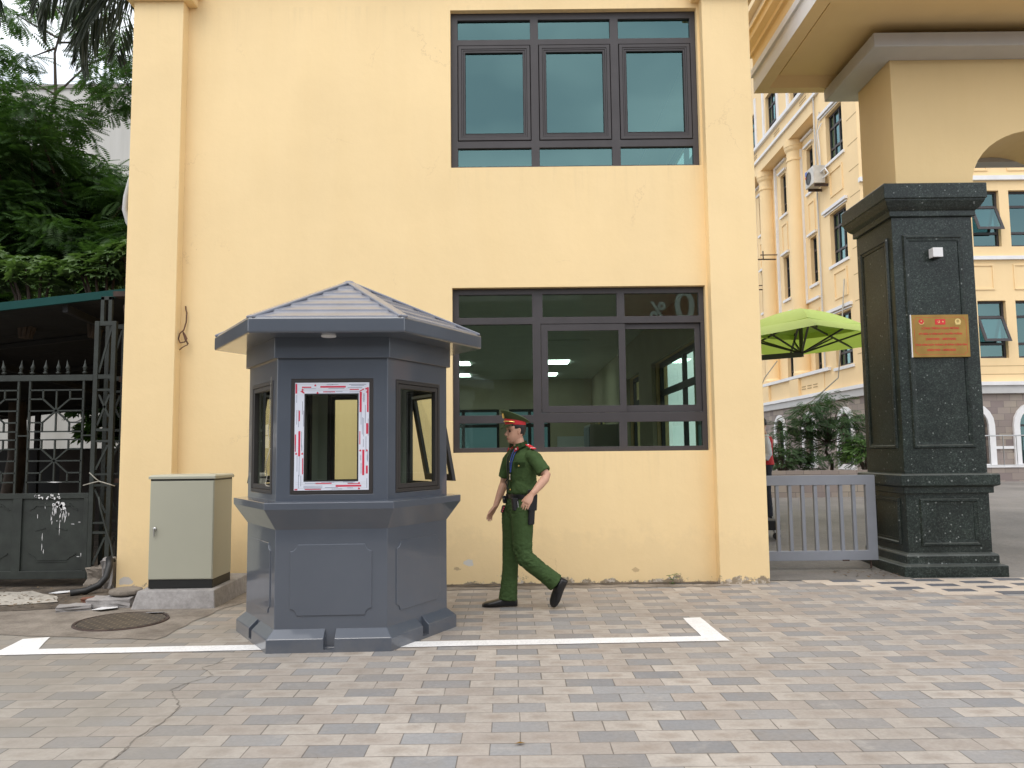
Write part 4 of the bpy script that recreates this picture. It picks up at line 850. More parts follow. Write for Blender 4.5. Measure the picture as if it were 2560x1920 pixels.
b=.03; c=.025
P8=[(x0+b+c,z0+b),(x1-b-c,z0+b),(x1-b-c,z0+b+c),(x1-b,z0+b+c),(x1-b,z1-b-c),(x1-b-c,z1-b-c),(x1-b-c,z1-b),(x0+b+c,z1-b),(x0+b+c,z1-b-c),(x0+b,z1-b-c),(x0+b,z0+b+c),(x0+b+c,z0+b+c)]
ring(bm,[Vector((a,9.0515,z)) for a,z in P8],.0025)
obj('lettering',bm,M['red'],PQ)
def disc(bm,x,z,r,y,n=20): plate(bm,[(x+r*math.cos(6.2832*i/n),z+r*math.sin(6.2832*i/n)) for i in range(n)],[],FY(y),.002)
def star(bm,x,z,r,y): plate(bm,[(x+(r if i%2==0 else r*.4)*math.sin(math.pi*i/5),z+(r if i%2==0 else r*.4)*math.cos(math.pi*i/5)) for i in range(10)],[],FY(y),.001)
bm=nb(); disc(bm,4.755,2.905,.03,9.050); plate(bm,rect(4.735,4.775,2.868,2.89),[],FY(9.0503),.001); plate(bm,rect(4.915,5.03,2.868,2.928),[],FY(9.0503),.001); plate(bm,rect(4.92,5.035,2.872,2.934),[],FY(9.0498),.001)
split('emblem',bm,M['red'],PQ)
bm=nb(); star(bm,4.755,2.91,.014,9.048); plate(bm,arc(4.755,2.905,.036,200,340,12)+arc(4.755,2.905,.028,340,200,12),[],FY(9.0488),.001); star(bm,5.005,2.903,.014,9.0485)
plate(bm,arc(4.955,2.903,.017,-120,80,10)+arc(4.950,2.905,.014,80,-120,10),[],FY(9.0485),.001); bar(bm,(4.940,9.0485,2.912),(4.962,9.0485,2.890),.004,.001,upv=(0,1,0))
plate(bm,arc(5.18,2.902,.036,-40,220,14)+[(5.15,2.868),(5.21,2.868)],[arc(5.18,2.908,.016,0,345,12)],FY(9.0498),.001); star(bm,5.18,2.908,.013,9.0485)
split('emblem_gilt',bm,mat('gilt',(.75,.55,.22),.3,.7,var=.05),PQ)
# yellow arch and canopy
AR=thing('gateway_arch','yellow gateway arch with a deep projecting canopy resting on the granite pillar','arch',(6.4,9.5,4.5))
o=[(4.605,4.53)]; ac=6.30
o+= [(5.518,4.53)]+[(ac+.782*math.cos(R_(t)),4.57+.655*math.sin(R_(t))) for t in range(180,-1,-9)]+[(7.082,4.53),(7.995,4.53),(7.995,6.13),(4.605,6.13)]
bm=nb(); plate(bm,o,[],FY(9.16),.87); obj('arch_wall',bm,M['wall2'],AR,bevel=.004)
obj('tie_beam',bx(5.3,7.3,10.032,10.25,5.165,5.45),M['greytrim'],AR)
def rng(x0,x1,y0,y1,z): return [Vector((x0,y0,z)),Vector((x1,y0,z)),Vector((x1,y1,z)),Vector((x0,y1,z))]
bm=nb(); ringloft(bm,[rng(4.60,8.0,9.155,10.035,6.115),rng(4.28,8.32,8.83,10.29,6.12),rng(4.27,8.33,8.82,10.30,6.13),rng(4.27,8.33,8.82,10.30,6.28),rng(4.5,8.1,9.05,9.98,6.285)],cap=False); obj('collar_moulding',bm,M['greytrim'],AR)
# canopy: soffit with a perimeter drop beam
X0,X1,Y0,Y1=3.35,9.25,8.06,10.40
bm=nb(); box(bm,X0+.26,X1-.26,Y0+.26,Y1-.26,6.42,6.5); obj('soffit',bm,M['wall2'],AR)
bm=nb(); ringloft(bm,[rng(X0+.27,X1-.27,Y0+.27,Y1-.27,6.45),rng(X0+.16,X1-.16,Y0+.16,Y1-.16,6.30),rng(X0+.0,X1,Y0,Y1,6.30)],cap=False); obj('soffit_drop',bm,M['wall2'],AR)
bm=nb(); ringloft(bm,[rng(X0,X1,Y0,Y1,6.301),rng(X0,X1,Y0,Y1,6.52)],cap=False); ringloft(bm,[rng(X0,X1,Y0,Y1,6.52),rng(X0-.03,X1+.03,Y0-.03,Y1+.03,6.53),rng(X0-.03,X1+.03,Y0-.03,Y1+.03,6.62),rng(X0,X1,Y0,Y1,6.63)],cap=False); obj('fascia_band',bm,M['white'],AR)
bm=nb(); ringloft(bm,[rng(X0-e,X1+e,Y0-e,Y1+e,z) for e,z in ((0,6.63),(0,6.80),(.04,6.815),(.04,6.87),(.10,6.93),(.10,7.02),(.13,7.03),(.13,7.06),(-.3,7.10))],cap=True); obj('cornice',bm,M['wall2'],AR,bevel=.004)
bm=nb(); r=random.Random(4)
for _ in range(14): 
    c=Vector((4.50+r.uniform(-.04,.04),9.33+r.uniform(-.1,.1),4.54+r.uniform(0,.06))); bar(bm,c-Vector((0,0,.03)),c+Vector((r.uniform(-.02,.02),r.uniform(-.02,.02),.02)),.006)
    f=bm.faces.new([bm.verts.new(c+Vector((r.uniform(-.02,.02),r.uniform(-.02,.02),.02+r.uniform(-.01,.02)))) for _ in range(3)])
tag(obj('dry_weed',bm,mat('dry weed',(.22,.10,.04),.8,var=.3,vs=30),loc=(4.5,9.33,4.53)),'dry brown weed tuft growing on top of the granite pillar capital','plant')
# second pillar of the gateway (carries the far end of the arch)
copytree(GP,(PX+2.674,PY,0),'twin granite pillar carrying the right end of the arch, beyond the photo border')
for o_ in (GP,): o_['group']='granite gate pillars'
# ---------------- sliding grey gate ----------------
SG=thing('sliding_gate','low grey barred sliding gate closing the gap between building and granite pillar','gate',(3.5,9.5,.12))
bm=nb(); plate(bm,rect(1.9,4.33,.126,1.132),[rect(1.95,4.215,.24,1.015)],FY(9.5),.06); obj('frame',bm,M['gate'],SG,bevel=.004)
for i in range(-5,7):
    x=3.140+.1525*i
    obj('bar',bx(x,x+.040,9.508,9.552,.238,1.017),M['gate'],SG,bevel=.002)
bm=nb(); box(bm,3.9,3.98,9.49,9.5,.12,.135); tube(bm,[(4.25,9.53,.12),(4.25,9.53,.03)],.012); split('wheel_bracket',bm,M['rust'],SG)
# ---------------- L shaped office building in the yard ----------------
FB=thing('office_building','pale yellow multi storey office building with columns and a stone clad arched ground floor','building',(11.65,25.6,.37))
XS=11.65; YF=25.6; ZT=22.0
floors=[(8.06,9.93),(11.85,13.62),(15.6,17.4),(4.35,6.22),(19.3,21.0)]
# side facade (faces -X) runs from Y=25.6 to 42
bays=[(26.72,28.12)]
hA=[rect(26.72,28.12,z0,z1) for z0,z1 in floors]
nar=[(30.68,31.35),(33.8,34.5),(36.9,37.6)]; TB=((30.2,31.6),(33.3,34.7),(36.3,37.7))
bm=nb(); plate(bm,rect(25.6,28.6,3.56,ZT),hA,FX(XS),.3); plate(bm,rect(28.6,41.5,3.56,14.32),[rect(a,b,z0,z1) for a,b in nar for z0,z1 in floors[:2]+floors[3:4]],FX(XS+.5),.3); plate(bm,rect(28.6,41.5,14.78,ZT),[rect(a,b,15.6,17.4) for a,b in TB],FX(XS+.03),.3); box(bm,XS+.331,XS+.8,28.7,41.4,14.5,14.77)
box(bm,XS-.001,XS+.5,28.6,29.25,3.56,14.78); split('side_wall',bm,M['yfar'],FB)
bm=nb(); hF=[]
FWX=[14.03,15.33,16.58,17.85,19.1,20.35,21.6]
for z0,z1 in floors:
    for x in FWX: hF.append(rect(x,x+.93,z0-.01,z1+.02))
plate(bm,rect(XS+.301,23,3.56,ZT),hF,FY(YF),.3); obj('front_wall',bm,M['yfar'],FB)
obj('core',bx(XS+.95,22.9,YF+.9,41.4,3.1,ZT-.1),M['dark'],FB)
obj('roof_slab',bx(XS-.3,23.3,YF-.3,41.8,ZT,ZT+.4),M['yfar'],FB)
# trim bands
bm=nb()
for z in ((7.60,7.72),(10.29,10.44),(14.05,14.17),(17.8,17.95)): box(bm,XS-.02,23.1,YF-.10,YF+.05,*z)
box(bm,XS-.16,23.2,YF-.18,YF+.05,3.44,3.56); box(bm,XS-.16,XS+.05,YF-.18,41.6,3.44,3.56)
for z0,z1 in floors[:2]+floors[3:4]+floors[2:3]:
    box(bm,XS-.06,XS+.1,26.60,28.26,z0-.13,z0-.03); box(bm,XS-.10,XS+.1,26.55,28.62,z1+.13,z1+.24)
    box(bm,XS-.05,XS+.1,26.60,28.55,z1+.05,z1+.09)
    for a,b in nar: (box(bm,XS+.42,XS+.52,a-.1,b+.1,z0-.16,z0-.06),box(bm,XS+.40,XS+.52,a-.12,b+.12,z1+.08,z1+.17)) if z0<12 else None
box(bm,XS-.12,XS+.3,28.6,41.5,14.78,14.9); box(bm,XS-.14,XS+.3,29.2,41.5,15.42,15.58)
box(bm,XS-.12,XS+.3,28.6,41.5,4.30,4.42)
# tall white strips framing the narrow window bays
for a,b in nar:
    for y in (b+.45,): box(bm,XS+.40,XS+.52,y,y+.09,7.4,14.2)
    box(bm,XS+.40,XS+.52,a-.2,b+.45,7.35,7.45); box(bm,XS+.40,XS+.52,a-.2,b+.45,14.12,14.2)
split('white_trim',bm,M['white'],FB)
bm=nb()
for z in ((3.18,3.44),): box(bm,XS-.10,23.2,YF-.12,YF+.05,*z); box(bm,XS-.10,XS+.05,YF-.12,41.6,*z)
obj('grey_cornice',bm,M['greytrim'],FB)
# entablature beam over columns, panels, column bases
bm=nb(); box(bm,XS-.02,XS+.6,29.25,41.5,14.3,14.78); box(bm,XS-.01,XS+.3,29.2,41.5,14.9,15.42); box(bm,XS-.02,XS+.6,29.25,41.5,3.57,4.30)
for y in (32.15,35.85,39.4): box(bm,XS-.12,XS+.6,y-.5,y+.5,3.57,4.28)
split('entablature',bm,M['yfar'],FB)
for y in (32.15,35.85,39.4):
    bm=nb(); lathe(bm,(XS+.33,y,4.42),[(.42,0),(.42,.12),(.36,.2),(.355,4),(.335,8.7),(.335,9.0),(.37,9.02),(.37,9.1),(.335,9.12),(.34,9.4),(.40,9.5),(.42,9.6),(.44,9.62),(.44,9.88),(.30,9.88)],24); obj('column',bm,M['yfar'],FB,smooth=False)
# raised spandrel panels and quoin grooves
bm=nb()
def pbox(y0,y1,z0,z1,x=XS): 
    plate(bm,rect(y0,y1,z0,z1),[rect(y0+.07,y1-.07,z0+.07,z1-.07)],FX(x-.035),.05)
for z0,z1 in ((6.75,7.75),(10.5,11.45),(14.2,15.2)): pbox(26.85,27.95,z0,z1)
for a,b in nar:
    for z0,z1 in ((10.15,11.4),(6.5,7.0)): pbox(a,b,z0,z1,XS+.5)
for z0,z1 in ((10.62,11.5),(6.6,7.45)):
    for x in FWX[::2]: plate(bm,rect(x,x+1.9,z0,z1),[rect(x+.05,x+1.85,z0+.05,z1-.05)],FY(YF-.03),.04)
split('raised_panel',bm,M['yfar'],FB)
bm=nb()
for z in (3.8,4.07): box(bm,XS,23,YF-.004,YF+.01,z,z+.02)
for z in (4.6,5.5,6.4,7.3,8.2,9.1,10.,10.9,11.8,12.7,13.6,14.5): box(bm,XS-.005,XS+.01,25.6,26.35,z,z+.025)
for k in range(3):
    for d in (0,.05): box(bm,XS-.025,XS-.005,29.8+3.1*k,30.5+3.1*k,15.12+d*2,15.15+d*2); box(bm,XS-.035,XS-.015,29.9+.6*k,30.3+.6*k,3.8+d*2,3.83+d*2)
split('groove',bm,mat('groove shadow line',(.40,.28,.14),.8,var=0),FB)
# stone ground floor with arches
ar_s=[(27.5,.50),(30.9,.50),(34.25,.52),(38,.52)]; ar_f=[14.86,16.97,19.1,21.2]
def archpts(c,h,z0,zs,n=10): return [(c-h,z0),(c+h,z0)]+[(c+h*math.cos(R_(180*i/n)),zs+h*1.0*math.sin(R_(180*i/n))) for i in range(n+1)]
bm=nb(); plate(bm,rect(25.6,41.5,.2,3.2),[archpts(c,h,.9,2.2) for c,h in ar_s],FX(XS),.3); plate(bm,rect(XS+.301,23,.2,3.2),[archpts(c,.55,.9,2.15) for c in ar_f],FY(YF+.001),.3); obj('stone_base',bm,M['stone'],FB)
for c,h in ar_s:
    w=obj('arched_window',(lambda b:(plate(b,archpts(c,h-.01,.9,2.2),[archpts(c,h-.08,.97,2.2)],FX(XS+.12),.05),box(b,XS+.13,XS+.16,c-.03,c+.03,.9,2.65),box(b,XS+.128,XS+.158,c-h,c+h,2.15,2.22),b)[-1])(nb()),M['frame2'],FB)
    obj('pane',(lambda b:(b.faces.new([b.verts.new((XS+.15,u,v)) for u,v in archpts(c,h-.02,.9,2.2)]),b)[1])(nb()),M['glassF'],w)
    obj('surround',(lambda b:(plate(b,archpts(c,h+.2,.72,2.2),[archpts(c,h,.9,2.2)],FX(XS-.08),.1),b)[1])(nb()),M['white'],w)
for c in ar_f:
    h=.55; w=obj('arched_window',(lambda b:(plate(b,archpts(c,h-.01,.9,2.15),[archpts(c,h-.09,.99,2.15)],FY(YF+.12),.05),box(b,c-.03,c+.03,YF+.13,YF+.16,.9,2.65),box(b,c-h,c+h,YF+.128,YF+.158,2.1,2.17),b)[-1])(nb()),M['frame2'],FB)
    obj('pane',(lambda b:(b.faces.new([b.verts.new((u,YF+.15,v)) for u,v in archpts(c,h-.02,.9,2.15)]),b)[1])(nb()),M['glassF'],w)
    obj('surround',(lambda b:(plate(b,archpts(c,h+.2,.8,2.15),[archpts(c,h,.9,2.15)],FY(YF-.08),.1),box(b,c-h-.2,c-h+.0,YF-.07,YF+.01,.5,.8),box(b,c+h,c+h+.2,YF-.07,YF+.01,.5,.8),box(b,c-h,c+h,YF-.01,YF+.1,1.32,1.42) if False else 0,b)[-1])(nb()),M['white'],w)
bm=nb()
for a,b in zip(ar_f,ar_f[1:]): box(bm,a+.76,b-.76,YF-.05,YF+.02,1.38,1.47)
box(bm,12,ar_f[0]-.76,YF-.05,YF+.02,1.38,1.47); box(bm,XS,23,YF-.75,YF,.80,.86); obj('white_ledge',bm,M['white'],FB)
obj('plinth',bx(XS-.1,23,YF-.72,YF+.002,.2,.80),M['stone'],FB)
obj('core_low',bx(XS+.5,23,YF+.5,41.5,.2,3.0),M['dark'],FB)
# windows of the facade: each with frame and pane
def fwin(F,u0,u1,z0,z1,kind,opened=False):
    bm=nb(); um=(u0+u1)/2; W=u1-u0; f=.07
    if kind=='wide': cols=[(u0+f,u0+W*.36),(u0+W*.36+.06,u0+W*.68),(u0+W*.68+.06,u1-f)]
    else: cols=[(u0+f,u1-f)]
    rows=[(z1-.48,z1-f),(z0+.52,z1-.56),(z0+f,z0+.44)]
    holes=[rect(a,b,c,d) for a,b in cols for c,d in rows]
    plate(bm,rect(u0,u1,z0,z1),holes,lambda u,v,d:F(u,v,d+.14),.06)
    w=obj('window',bm,M['frame2'],FB)
    bm=nb(); bm.faces.new([bm.verts.new(F(u,v,.18)) for u,v in rect(u0+.03,u1-.03,z0+.03,z1-.03)]); obj('pane',bm,M['glassF'],w)
    if opened:
        th=R_(24); H=z1-.5-(z0+.46)
        Fo=lambda u,v,d: F(u,(z1-.5)-(z1-.5-v)*math.cos(th),.12-(z1-.5-v)*math.sin(th)+d)
        bm=nb(); plate(bm,rect(u0+.03,u1-.03,z0+.44,z1-.5),[rect(u0+.12,u1-.12,z0+.54,z1-.59)],Fo,.04); s=obj('open_sash',bm,M['frame2'],w)
        bm=nb(); bm.faces.new([bm.verts.new(Fo(u,v,.02)) for u,v in rect(u0+.1,u1-.1,z0+.52,z1-.58)]); obj('sash_glass',bm,M['glassF'],w)
for z0,z1 in floors:
    fwin(FX(XS),26.72,28.12,z0,z1,'wide')
    for i,x in enumerate(FWX): fwin(FY(YF),x,x+.93,z0-.01,z1+.02,'n',opened=(i==1 and z0<10))
for a,b in nar:
    for z0,z1 in floors[:2]+floors[3:4]: fwin(FX(XS+.5),a,b,z0,z1,'n')
for a,b in TB: fwin(FX(XS+.03),a,b,15.6,17.4,'wide')
for a,b in ((30.0,31.8),(33.1,34.9),(36.1,37.9)):
    bm=nb(); box(bm,XS-.04,XS+.06,a-.12,a+.05,15.58,18); box(bm,XS-.04,XS+.06,b-.05,b+.12,15.58,18); split('window_surround',bm,M['white'],FB)
# drain pipe + corner strip
bm=nb(); tube(bm,[(XS-.06,29.0,19),(XS-.06,29.0,4.4)],.03,8); tube(bm,[(XS-.05,28.5,14.0),(XS-.1,28.75,13.2),(XS-.05,28.6,11.5)],.02,6); obj('drain_pipe',bm,M['greytrim'],FB)
# air conditioner
AC=thing('air_conditioner','white air conditioner unit hung on the office facade under the upper window','air conditioner',(11.45,28.4,11.0))
bm=nb(); box(bm,XS-.56,XS-.14,28.02,28.84,11.12,11.78); obj('casing',bm,mat('old white enamel',(.52,.50,.46),.5,var=.15,vs=5),AC,bevel=.01)
bm=nb(); ringloft(bm,[[Vector((XS-.565-d,28.5+r*math.cos(6.283*k/24),11.44+r*math.sin(6.283*k/24))) for k in range(24)] for r,d in ((.23,-.01),(.24,.012),(.20,.012),(.19,-.004),(.02,-.004))]); obj('fan_grille',bm,M['black'],AC)
bm=nb(); plate(bm,rect(28.62,28.8,11.6,11.75),[],FX(XS-.566),.002); obj('blue_label',bm,mat('blue label',(.06,.12,.45),.5,var=0),AC); bm=nb(); plate(bm,rect(28.66,28.82,11.5,11.58),[],FX(XS-.566),.002); obj('red_label',bm,M['red'],AC)
bm=nb(); box(bm,XS-.5,XS+.0,28.1,28.14,11.02,11.12); box(bm,XS-.5,XS+.0,28.7,28.74,11.02,11.12); split('bracket',bm,M['rust'],AC)
bm=nb(); tube(bm,[(XS-.3,28.02,11.5),(XS-.2,27.85,11.6),(XS-.1,27.8,11.4),(XS-.25,27.95,11.25)],.035,8); tube(bm,[(XS-.1,28.5,11.8),(XS-.08,28.55,12.6),(XS-.1,28.6,13.3),(XS-.05,28.35,13.5)],.025,8); obj('hose',bm,M['white'],AC,smooth=True)
for lab,y,z in (('rusty antenna bracket on the office facade left of the columns',34.6,9.9),('small rusty bracket on the office facade at the far left',36.4,8.9)):
    bm=nb(); bar(bm,(XS-.9,y,z),(XS+.2,y,z),.05); bar(bm,(XS-.55,y-.2,z+.15),(XS+.2,y-.2,z+.15),.04); bar(bm,(XS-.4,y-.1,z),(XS-.4,y-.1,z+.35),.04); tag(obj('bracket',bm,M['rust'],loc=(XS,y,z)),lab,'bracket')
bm=nb(); bar(bm,(XS-.6,28.4,4.3+.62),(XS-.2,27.0,4.3+.65),.05); bar(bm,(XS-.5,27.6,4.9),(XS-.5,27.6,5.15),.03); bar(bm,(XS-.5,27.2,4.9),(XS-.5,27.2,5.15),.03); tag(obj('bracket',bm,M['rust'],loc=(XS,27.7,4.9)),'rusty shelf bracket low on the office facade above the white cornice','bracket')
for lab,pts in (('grey cable sagging down the office facade to the shrubs',[(XS-.1,26.9,7.3),(XS-.2,27.1,5.4),(XS-.3,27.3,3.9),(XS-.6,29,3.2),(XS-1.4,30.5,2.6)]),('thin pale cable hanging from the office facade beside the columns',[(XS-.3,33.5,5.2),(XS-.5,34.6,4.6),(XS-.6,35.4,3.9)])):
    bm=nb(); tube(bm,pts,.022,6); tag(obj('cable',bm,M['wire'],loc=pts[-1],smooth=True),lab,'cable')
# steel railing before the front wing
RL=thing('railing','slim steel railing in front of the stone clad arches','railing',(16.5,24.9,.8))
bm=nb(); tube(bm,[(12,24.92,1.80),(22,24.92,1.80)],.02,8); tube(bm,[(12,24.92,.87),(22,24.92,.87)],.015,8); obj('rail',bm,M['steel'],RL)
for i in range(24):
    bm=nb(); x=12.1+.42*i; tube(bm,[(x,24.92,.86),(x,24.92,1.80)],.013,6); obj('post',bm,M['steel'],RL)
# planter wall
tag(obj('planter_wall',bx(5.2,10.2,18.9,19.15,.15,.93),M['stone'],loc=(7.7,19,.2)),'low stone planter wall below the courtyard shrubs','wall')
# cart behind the gate
CT=thing('hand_cart','low flat cart on castors standing behind the grey gate','cart',(3.7,11.9,.13))
bm=nb(); box(bm,2.9,3.87,11.55,12.3,.28,.42); obj('deck',bm,M['black'],CT,bevel=.01)
bm=nb(); tube(bm,[(3.79,11.62,.28),(3.83,11.62,.20)],.02,8); obj('fork',bm,M['steel'],CT)
bm=nb(); lathe(bm,(3.83,11.60,.19),[(0,0),(.055,0),(.055,.035),(0,.035)],16,axis=(0,1,0)); obj('castor',bm,M['black'],CT)
bm=nb(); lathe(bm,(3.0,11.60,.19),[(0,0),(.055,0),(.055,.035),(0,.035)],16,axis=(0,1,0)); obj('castor',bm,M['black'],CT)
# ---------------- lime cantilever umbrella ----------------
UM=thing('cantilever_umbrella','lime green two tier cantilever umbrella standing in the courtyard behind the gate','umbrella',(3.2,14.4,.25))
uc=Vector((5.15,13.9,0)); dv=[Vector((-.49,-2.0,0)),Vector((1.99,-.49,0)),Vector((.49,2.0,0)),Vector((-1.99,.49,0))]
def canopy(name,hc,he,zc,ze,sag,thick=.004,n=10,hole=0,val=.10):
    bm=nb()
    for k in range(4):
        a,b=dv[k]*he,dv[(k+1)%4]*he; grid=[]
        for i in range(n+1):
            t=hole+(1-hole)*i/n; row=[]
            for j in range(n+1):
                s=j/n; p=uc+(a*(1-s)+b*s)*t; z=zc+(ze-zc)*t-sag*math.sin(math.pi*s)*t*.8 - .0
                # straight ribs at corners and centre line
                row.append(bm.verts.new((p.x,p.y,z+ (.05*math.sin(math.pi*t)))))
            grid.append(row)
        for i in range(n):
            for j in range(n): bm.faces.new((grid[i][j],grid[i][j+1],grid[i+1][j+1],grid[i+1][j]))
        lo=[bm.verts.new(v.co-Vector((0,0,val))) for v in grid[n]]
        for j in range(n): bm.faces.new((grid[n][j],grid[n][j+1],lo[j+1],lo[j]))
    bmesh.ops.remove_doubles(bm,verts=bm.verts,dist=.001)
    return obj(name,bm,M['umb'],UM,smooth=False)
canopy('canopy',0,1.0,3.78,3.33,.02,hole=.30,val=.0)
canopy('vent_canopy',0,.50,3.95,3.62,.03,val=.10)
for k in range(4):
    bm=nb(); bar(bm,uc+dv[k]*.03+Vector((0,0,3.72)),uc+dv[k]*.98+Vector((0,0,3.31)),.035,.03); obj('rib',bm,M['umbframe'],UM)
    m=(dv[k]+dv[(k+1)%4])*.5; bm=nb(); bar(bm,uc+m*.03+Vector((0,0,3.72)),uc+m*.98+Vector((0,0,3.33)),.03,.025); obj('rib',bm,M['umbframe'],UM)
    bm=nb(); bar(bm,uc+Vector((0,0,3.14)),uc+dv[k]*.55+Vector((0,0,3.50)),.03,.03); bar(bm,uc+Vector((0,0,3.14)),uc+m*.62+Vector((0,0,3.48)),.025,.025); obj('strut',bm,M['umbframe'],UM)
    bm=nb(); bar(bm,uc+dv[k]*.1+Vector((0,0,3.90)),uc+dv[k]*.49+Vector((0,0,3.60)),.025,.02); obj('vent_rib',bm,M['umbframe'],UM)
bm=nb(); tube(bm,[uc+Vector((0,0,3.08)),uc+Vector((0,0,3.88))],.035,10); obj('hub',bm,M['umbframe'],UM)
bm=nb(); bar(bm,uc+Vector((0,0,3.12)),uc+Vector((-1.9,-.1,2.98)),.07,.09); bar(bm,uc+Vector((-.1,0,3.70)),uc+Vector((-.6,-.03,3.60)),.06,.07); bar(bm,uc+Vector((-.6,-.03,3.60)),uc+Vector((-1.8,-.1,3.05)),.06,.07); obj('arm',bm,M['umbframe'],UM)
bm=nb(); tube(bm,[uc+Vector((-1.9,-.1,-.05+.3)),uc+Vector((-1.9,-.1,3.2))],.05,12); obj('post',bm,M['umbframe'],UM)
bm=nb(); box(bm,2.7,3.8,13.3,14.3,.24,.32); obj('base',bm,M['concrete'],UM,bevel=.02)
# ---------------- vegetation ----------------
def pinnate(n,w=.11,L=1.0,terminal=True):
    """feather shaped compound leaf along +x (unit length) : quads (n pairs)"""
    v=[];f=[]
    for i in range(n):
        x=.12+.85*i/n; l=.30*math.sin(math.pi*(.15+.8*i/n))**.6
        for s in (-1,1):
            a=(x,s*.01,0); tx=x+l*.35; ty=s*l; dz=-.02
            b=(x+l*.5*.35+w*.5*.7,s*l*.5,.01); d=(x+l*.5*.35-w*.35,s*l*.5,.01)
            k=len(v); v+= [a,b,(tx,ty,dz),d]; f.append((k,k+1,k+2,k+3))
    k=len(v); v+=[(0,-.006,0),(1,-.003,-.0),(1,.003,0),(0,.006,0)]; f.append((k,k+1,k+2,k+3))
    return np.array(v,dtype=float),np.array(f)
def palmate(n=7):
    v=[];f=[]
    for i in range(n):
        a=R_(-110+220*i/(n-1)); l=1-.35*abs(i-(n-1)/2)/((n-1)/2); c,s=math.cos(a),math.sin(a)
        def q(x,y,z): return (x*c-y*s+.1,x*s+y*c,z)
        k=len(v); v+=[q(0,0,0),q(.5*l,.21*l,.03),q(l,0,-.06),q(.5*l,-.21*l,.03)]; f.append((k,k+1,k+2,k+3))
    return np.array(v),np.array(f)
def scatter(tmpl,pos,head,pitch,roll,size,name='leaves'):
    V,Fc=tmpl; n=len(pos); ch,sh=np.cos(head),np.sin(head); cp,sp=np.cos(pitch),np.sin(pitch); cr_,sr=np.cos(roll),np.sin(roll)
    x=V[:,0][None]*size[:,None]; y=V[:,1][None]*size[:,None]; z=V[:,2][None]*size[:,None]
    z=z-(V[:,0][None]**2)*size[:,None]*.22            # tip droop
    y2=y*cr_[:,None]-z*sr[:,None]; z2=y*sr[:,None]+z*cr_[:,None]
    x3=x*cp[:,None]-z2*sp[:,None]*-1*0+ -z2*sp[:,None]; z3=x*sp[:,None]+z2*cp[:,None]
    X=x3*ch[:,None]-y2*sh[:,None]+pos[:,0:1]; Y=x3*sh[:,None]+y2*ch[:,None]+pos[:,1:2]; Z=z3+pos[:,2:3]
    P=np.stack([X,Y,Z],-1).reshape(-1,3); F=(Fc[None]+(np.arange(n)*len(V))[:,None,None]).reshape(-1,4)
    me=bpy.data.meshes.new(name); me.vertices.add(len(P)); me.vertices.foreach_set('co',P.ravel()); me.loops.add(F.size); me.loops.foreach_set('vertex_index',F.ravel().astype(np.int32))
    me.polygons.add(len(F)); me.polygons.foreach_set('loop_start',np.arange(0,F.size,4,dtype=np.int32)); me.polygons.foreach_set('loop_total',np.full(len(F),4,dtype=np.int32)); me.update(calc_edges=True); me.validate()
    return me
def clump_points(clumps,per,rng):
    out=[];hd=[]
    for (x,y,z,r) in clumps:
        m=int(per*(r/.5)**2); d=rng.normal(size=(m,3)); d/=np.linalg.norm(d,axis=1)[:,None]; rr=r*(.35+.65*rng.random(m)**.5)
        p=np.array([x,y,z])+d*rr[:,None]*np.array([1,1,.55]); out.append(p); hd.append(np.arctan2(d[:,1],d[:,0])+rng.normal(0,.5,m))
    return np.concatenate(out),np.concatenate(hd)
def branchtree(root,tips,m_,parent,name,r0,r1,rng,bend=.3):
    bm=nb()
    for t in tips:
        t=Vector(t); rr=Vector(root); mid=rr.lerp(t,.5)+Vector((rng.normal(0,bend),rng.normal(0,bend),abs(rng.normal(0,bend))*.5))
        pts=[rr.lerp(mid,.5*0+s) if s<=1 else mid.lerp(t,s-1) for s in (0,.5,1,1.5,2)]
        tube(bm,pts,[r0,r0*.8,r0*.55,r0*.35,r1],6)
    return obj(name,bm,m_,parent)
def tree(name,label,cat,base,trunk_top,clumps,per,size,tm,lm,r=.12,group=None,pitch=(-.15,.3)):
    t=thing(name,label,cat,base,group); rg=np.random.default_rng(abs(hash(label))%9999 if False else len(label)*7+3)
    bm=nb(); b=Vector(base); tt=Vector(trunk_top); tube(bm,[b-Vector((0,0,.2)),b.lerp(tt,.35)+Vector((.08,.05,0)),b.lerp(tt,.7)-Vector((.07,0,0)),tt],[r,r*.85,r*.7,r*.55],9); obj('trunk',bm,M['bark'],t,smooth=True)
    tips=[c[:3] for c in clumps]; branchtree(tt,tips,M['bark'],t,'branches',r*.4,r*.06,rg)
    p,h=clump_points(clumps,per,rg); n=len(p)
    me=scatter(tm,p,h,rg.normal(*pitch,n),rg.normal(0,.35,n),size*(.7+.6*rg.random(n))); obj('crown',me,lm,t)
    return t
PIN=pinnate(10); PIN8=pinnate(8,.14); PAL=palmate()
rg=np.random.default_rng(3)
# big feathery tree behind the shed
cl=[]
for _ in range(130):
    x=rg.uniform(-13.0,-6.3); y=rg.uniform(13.0,16.8); zt=8.0-1.2*max(0,(x+8.6)/2.2)+.5*math.sin(x*2.1); z=rg.uniform(3.5,zt); cl.append((x,y,z,rg.uniform(.45,.85)))
T1=tree('feathery_tree','dense dark feathery tree filling the sky gap left of the building','tree',(-9.6,15,0),(-9.3,15,4.2),cl,95,.42,PIN,M['leafd'],.2,pitch=(-.1,.35))
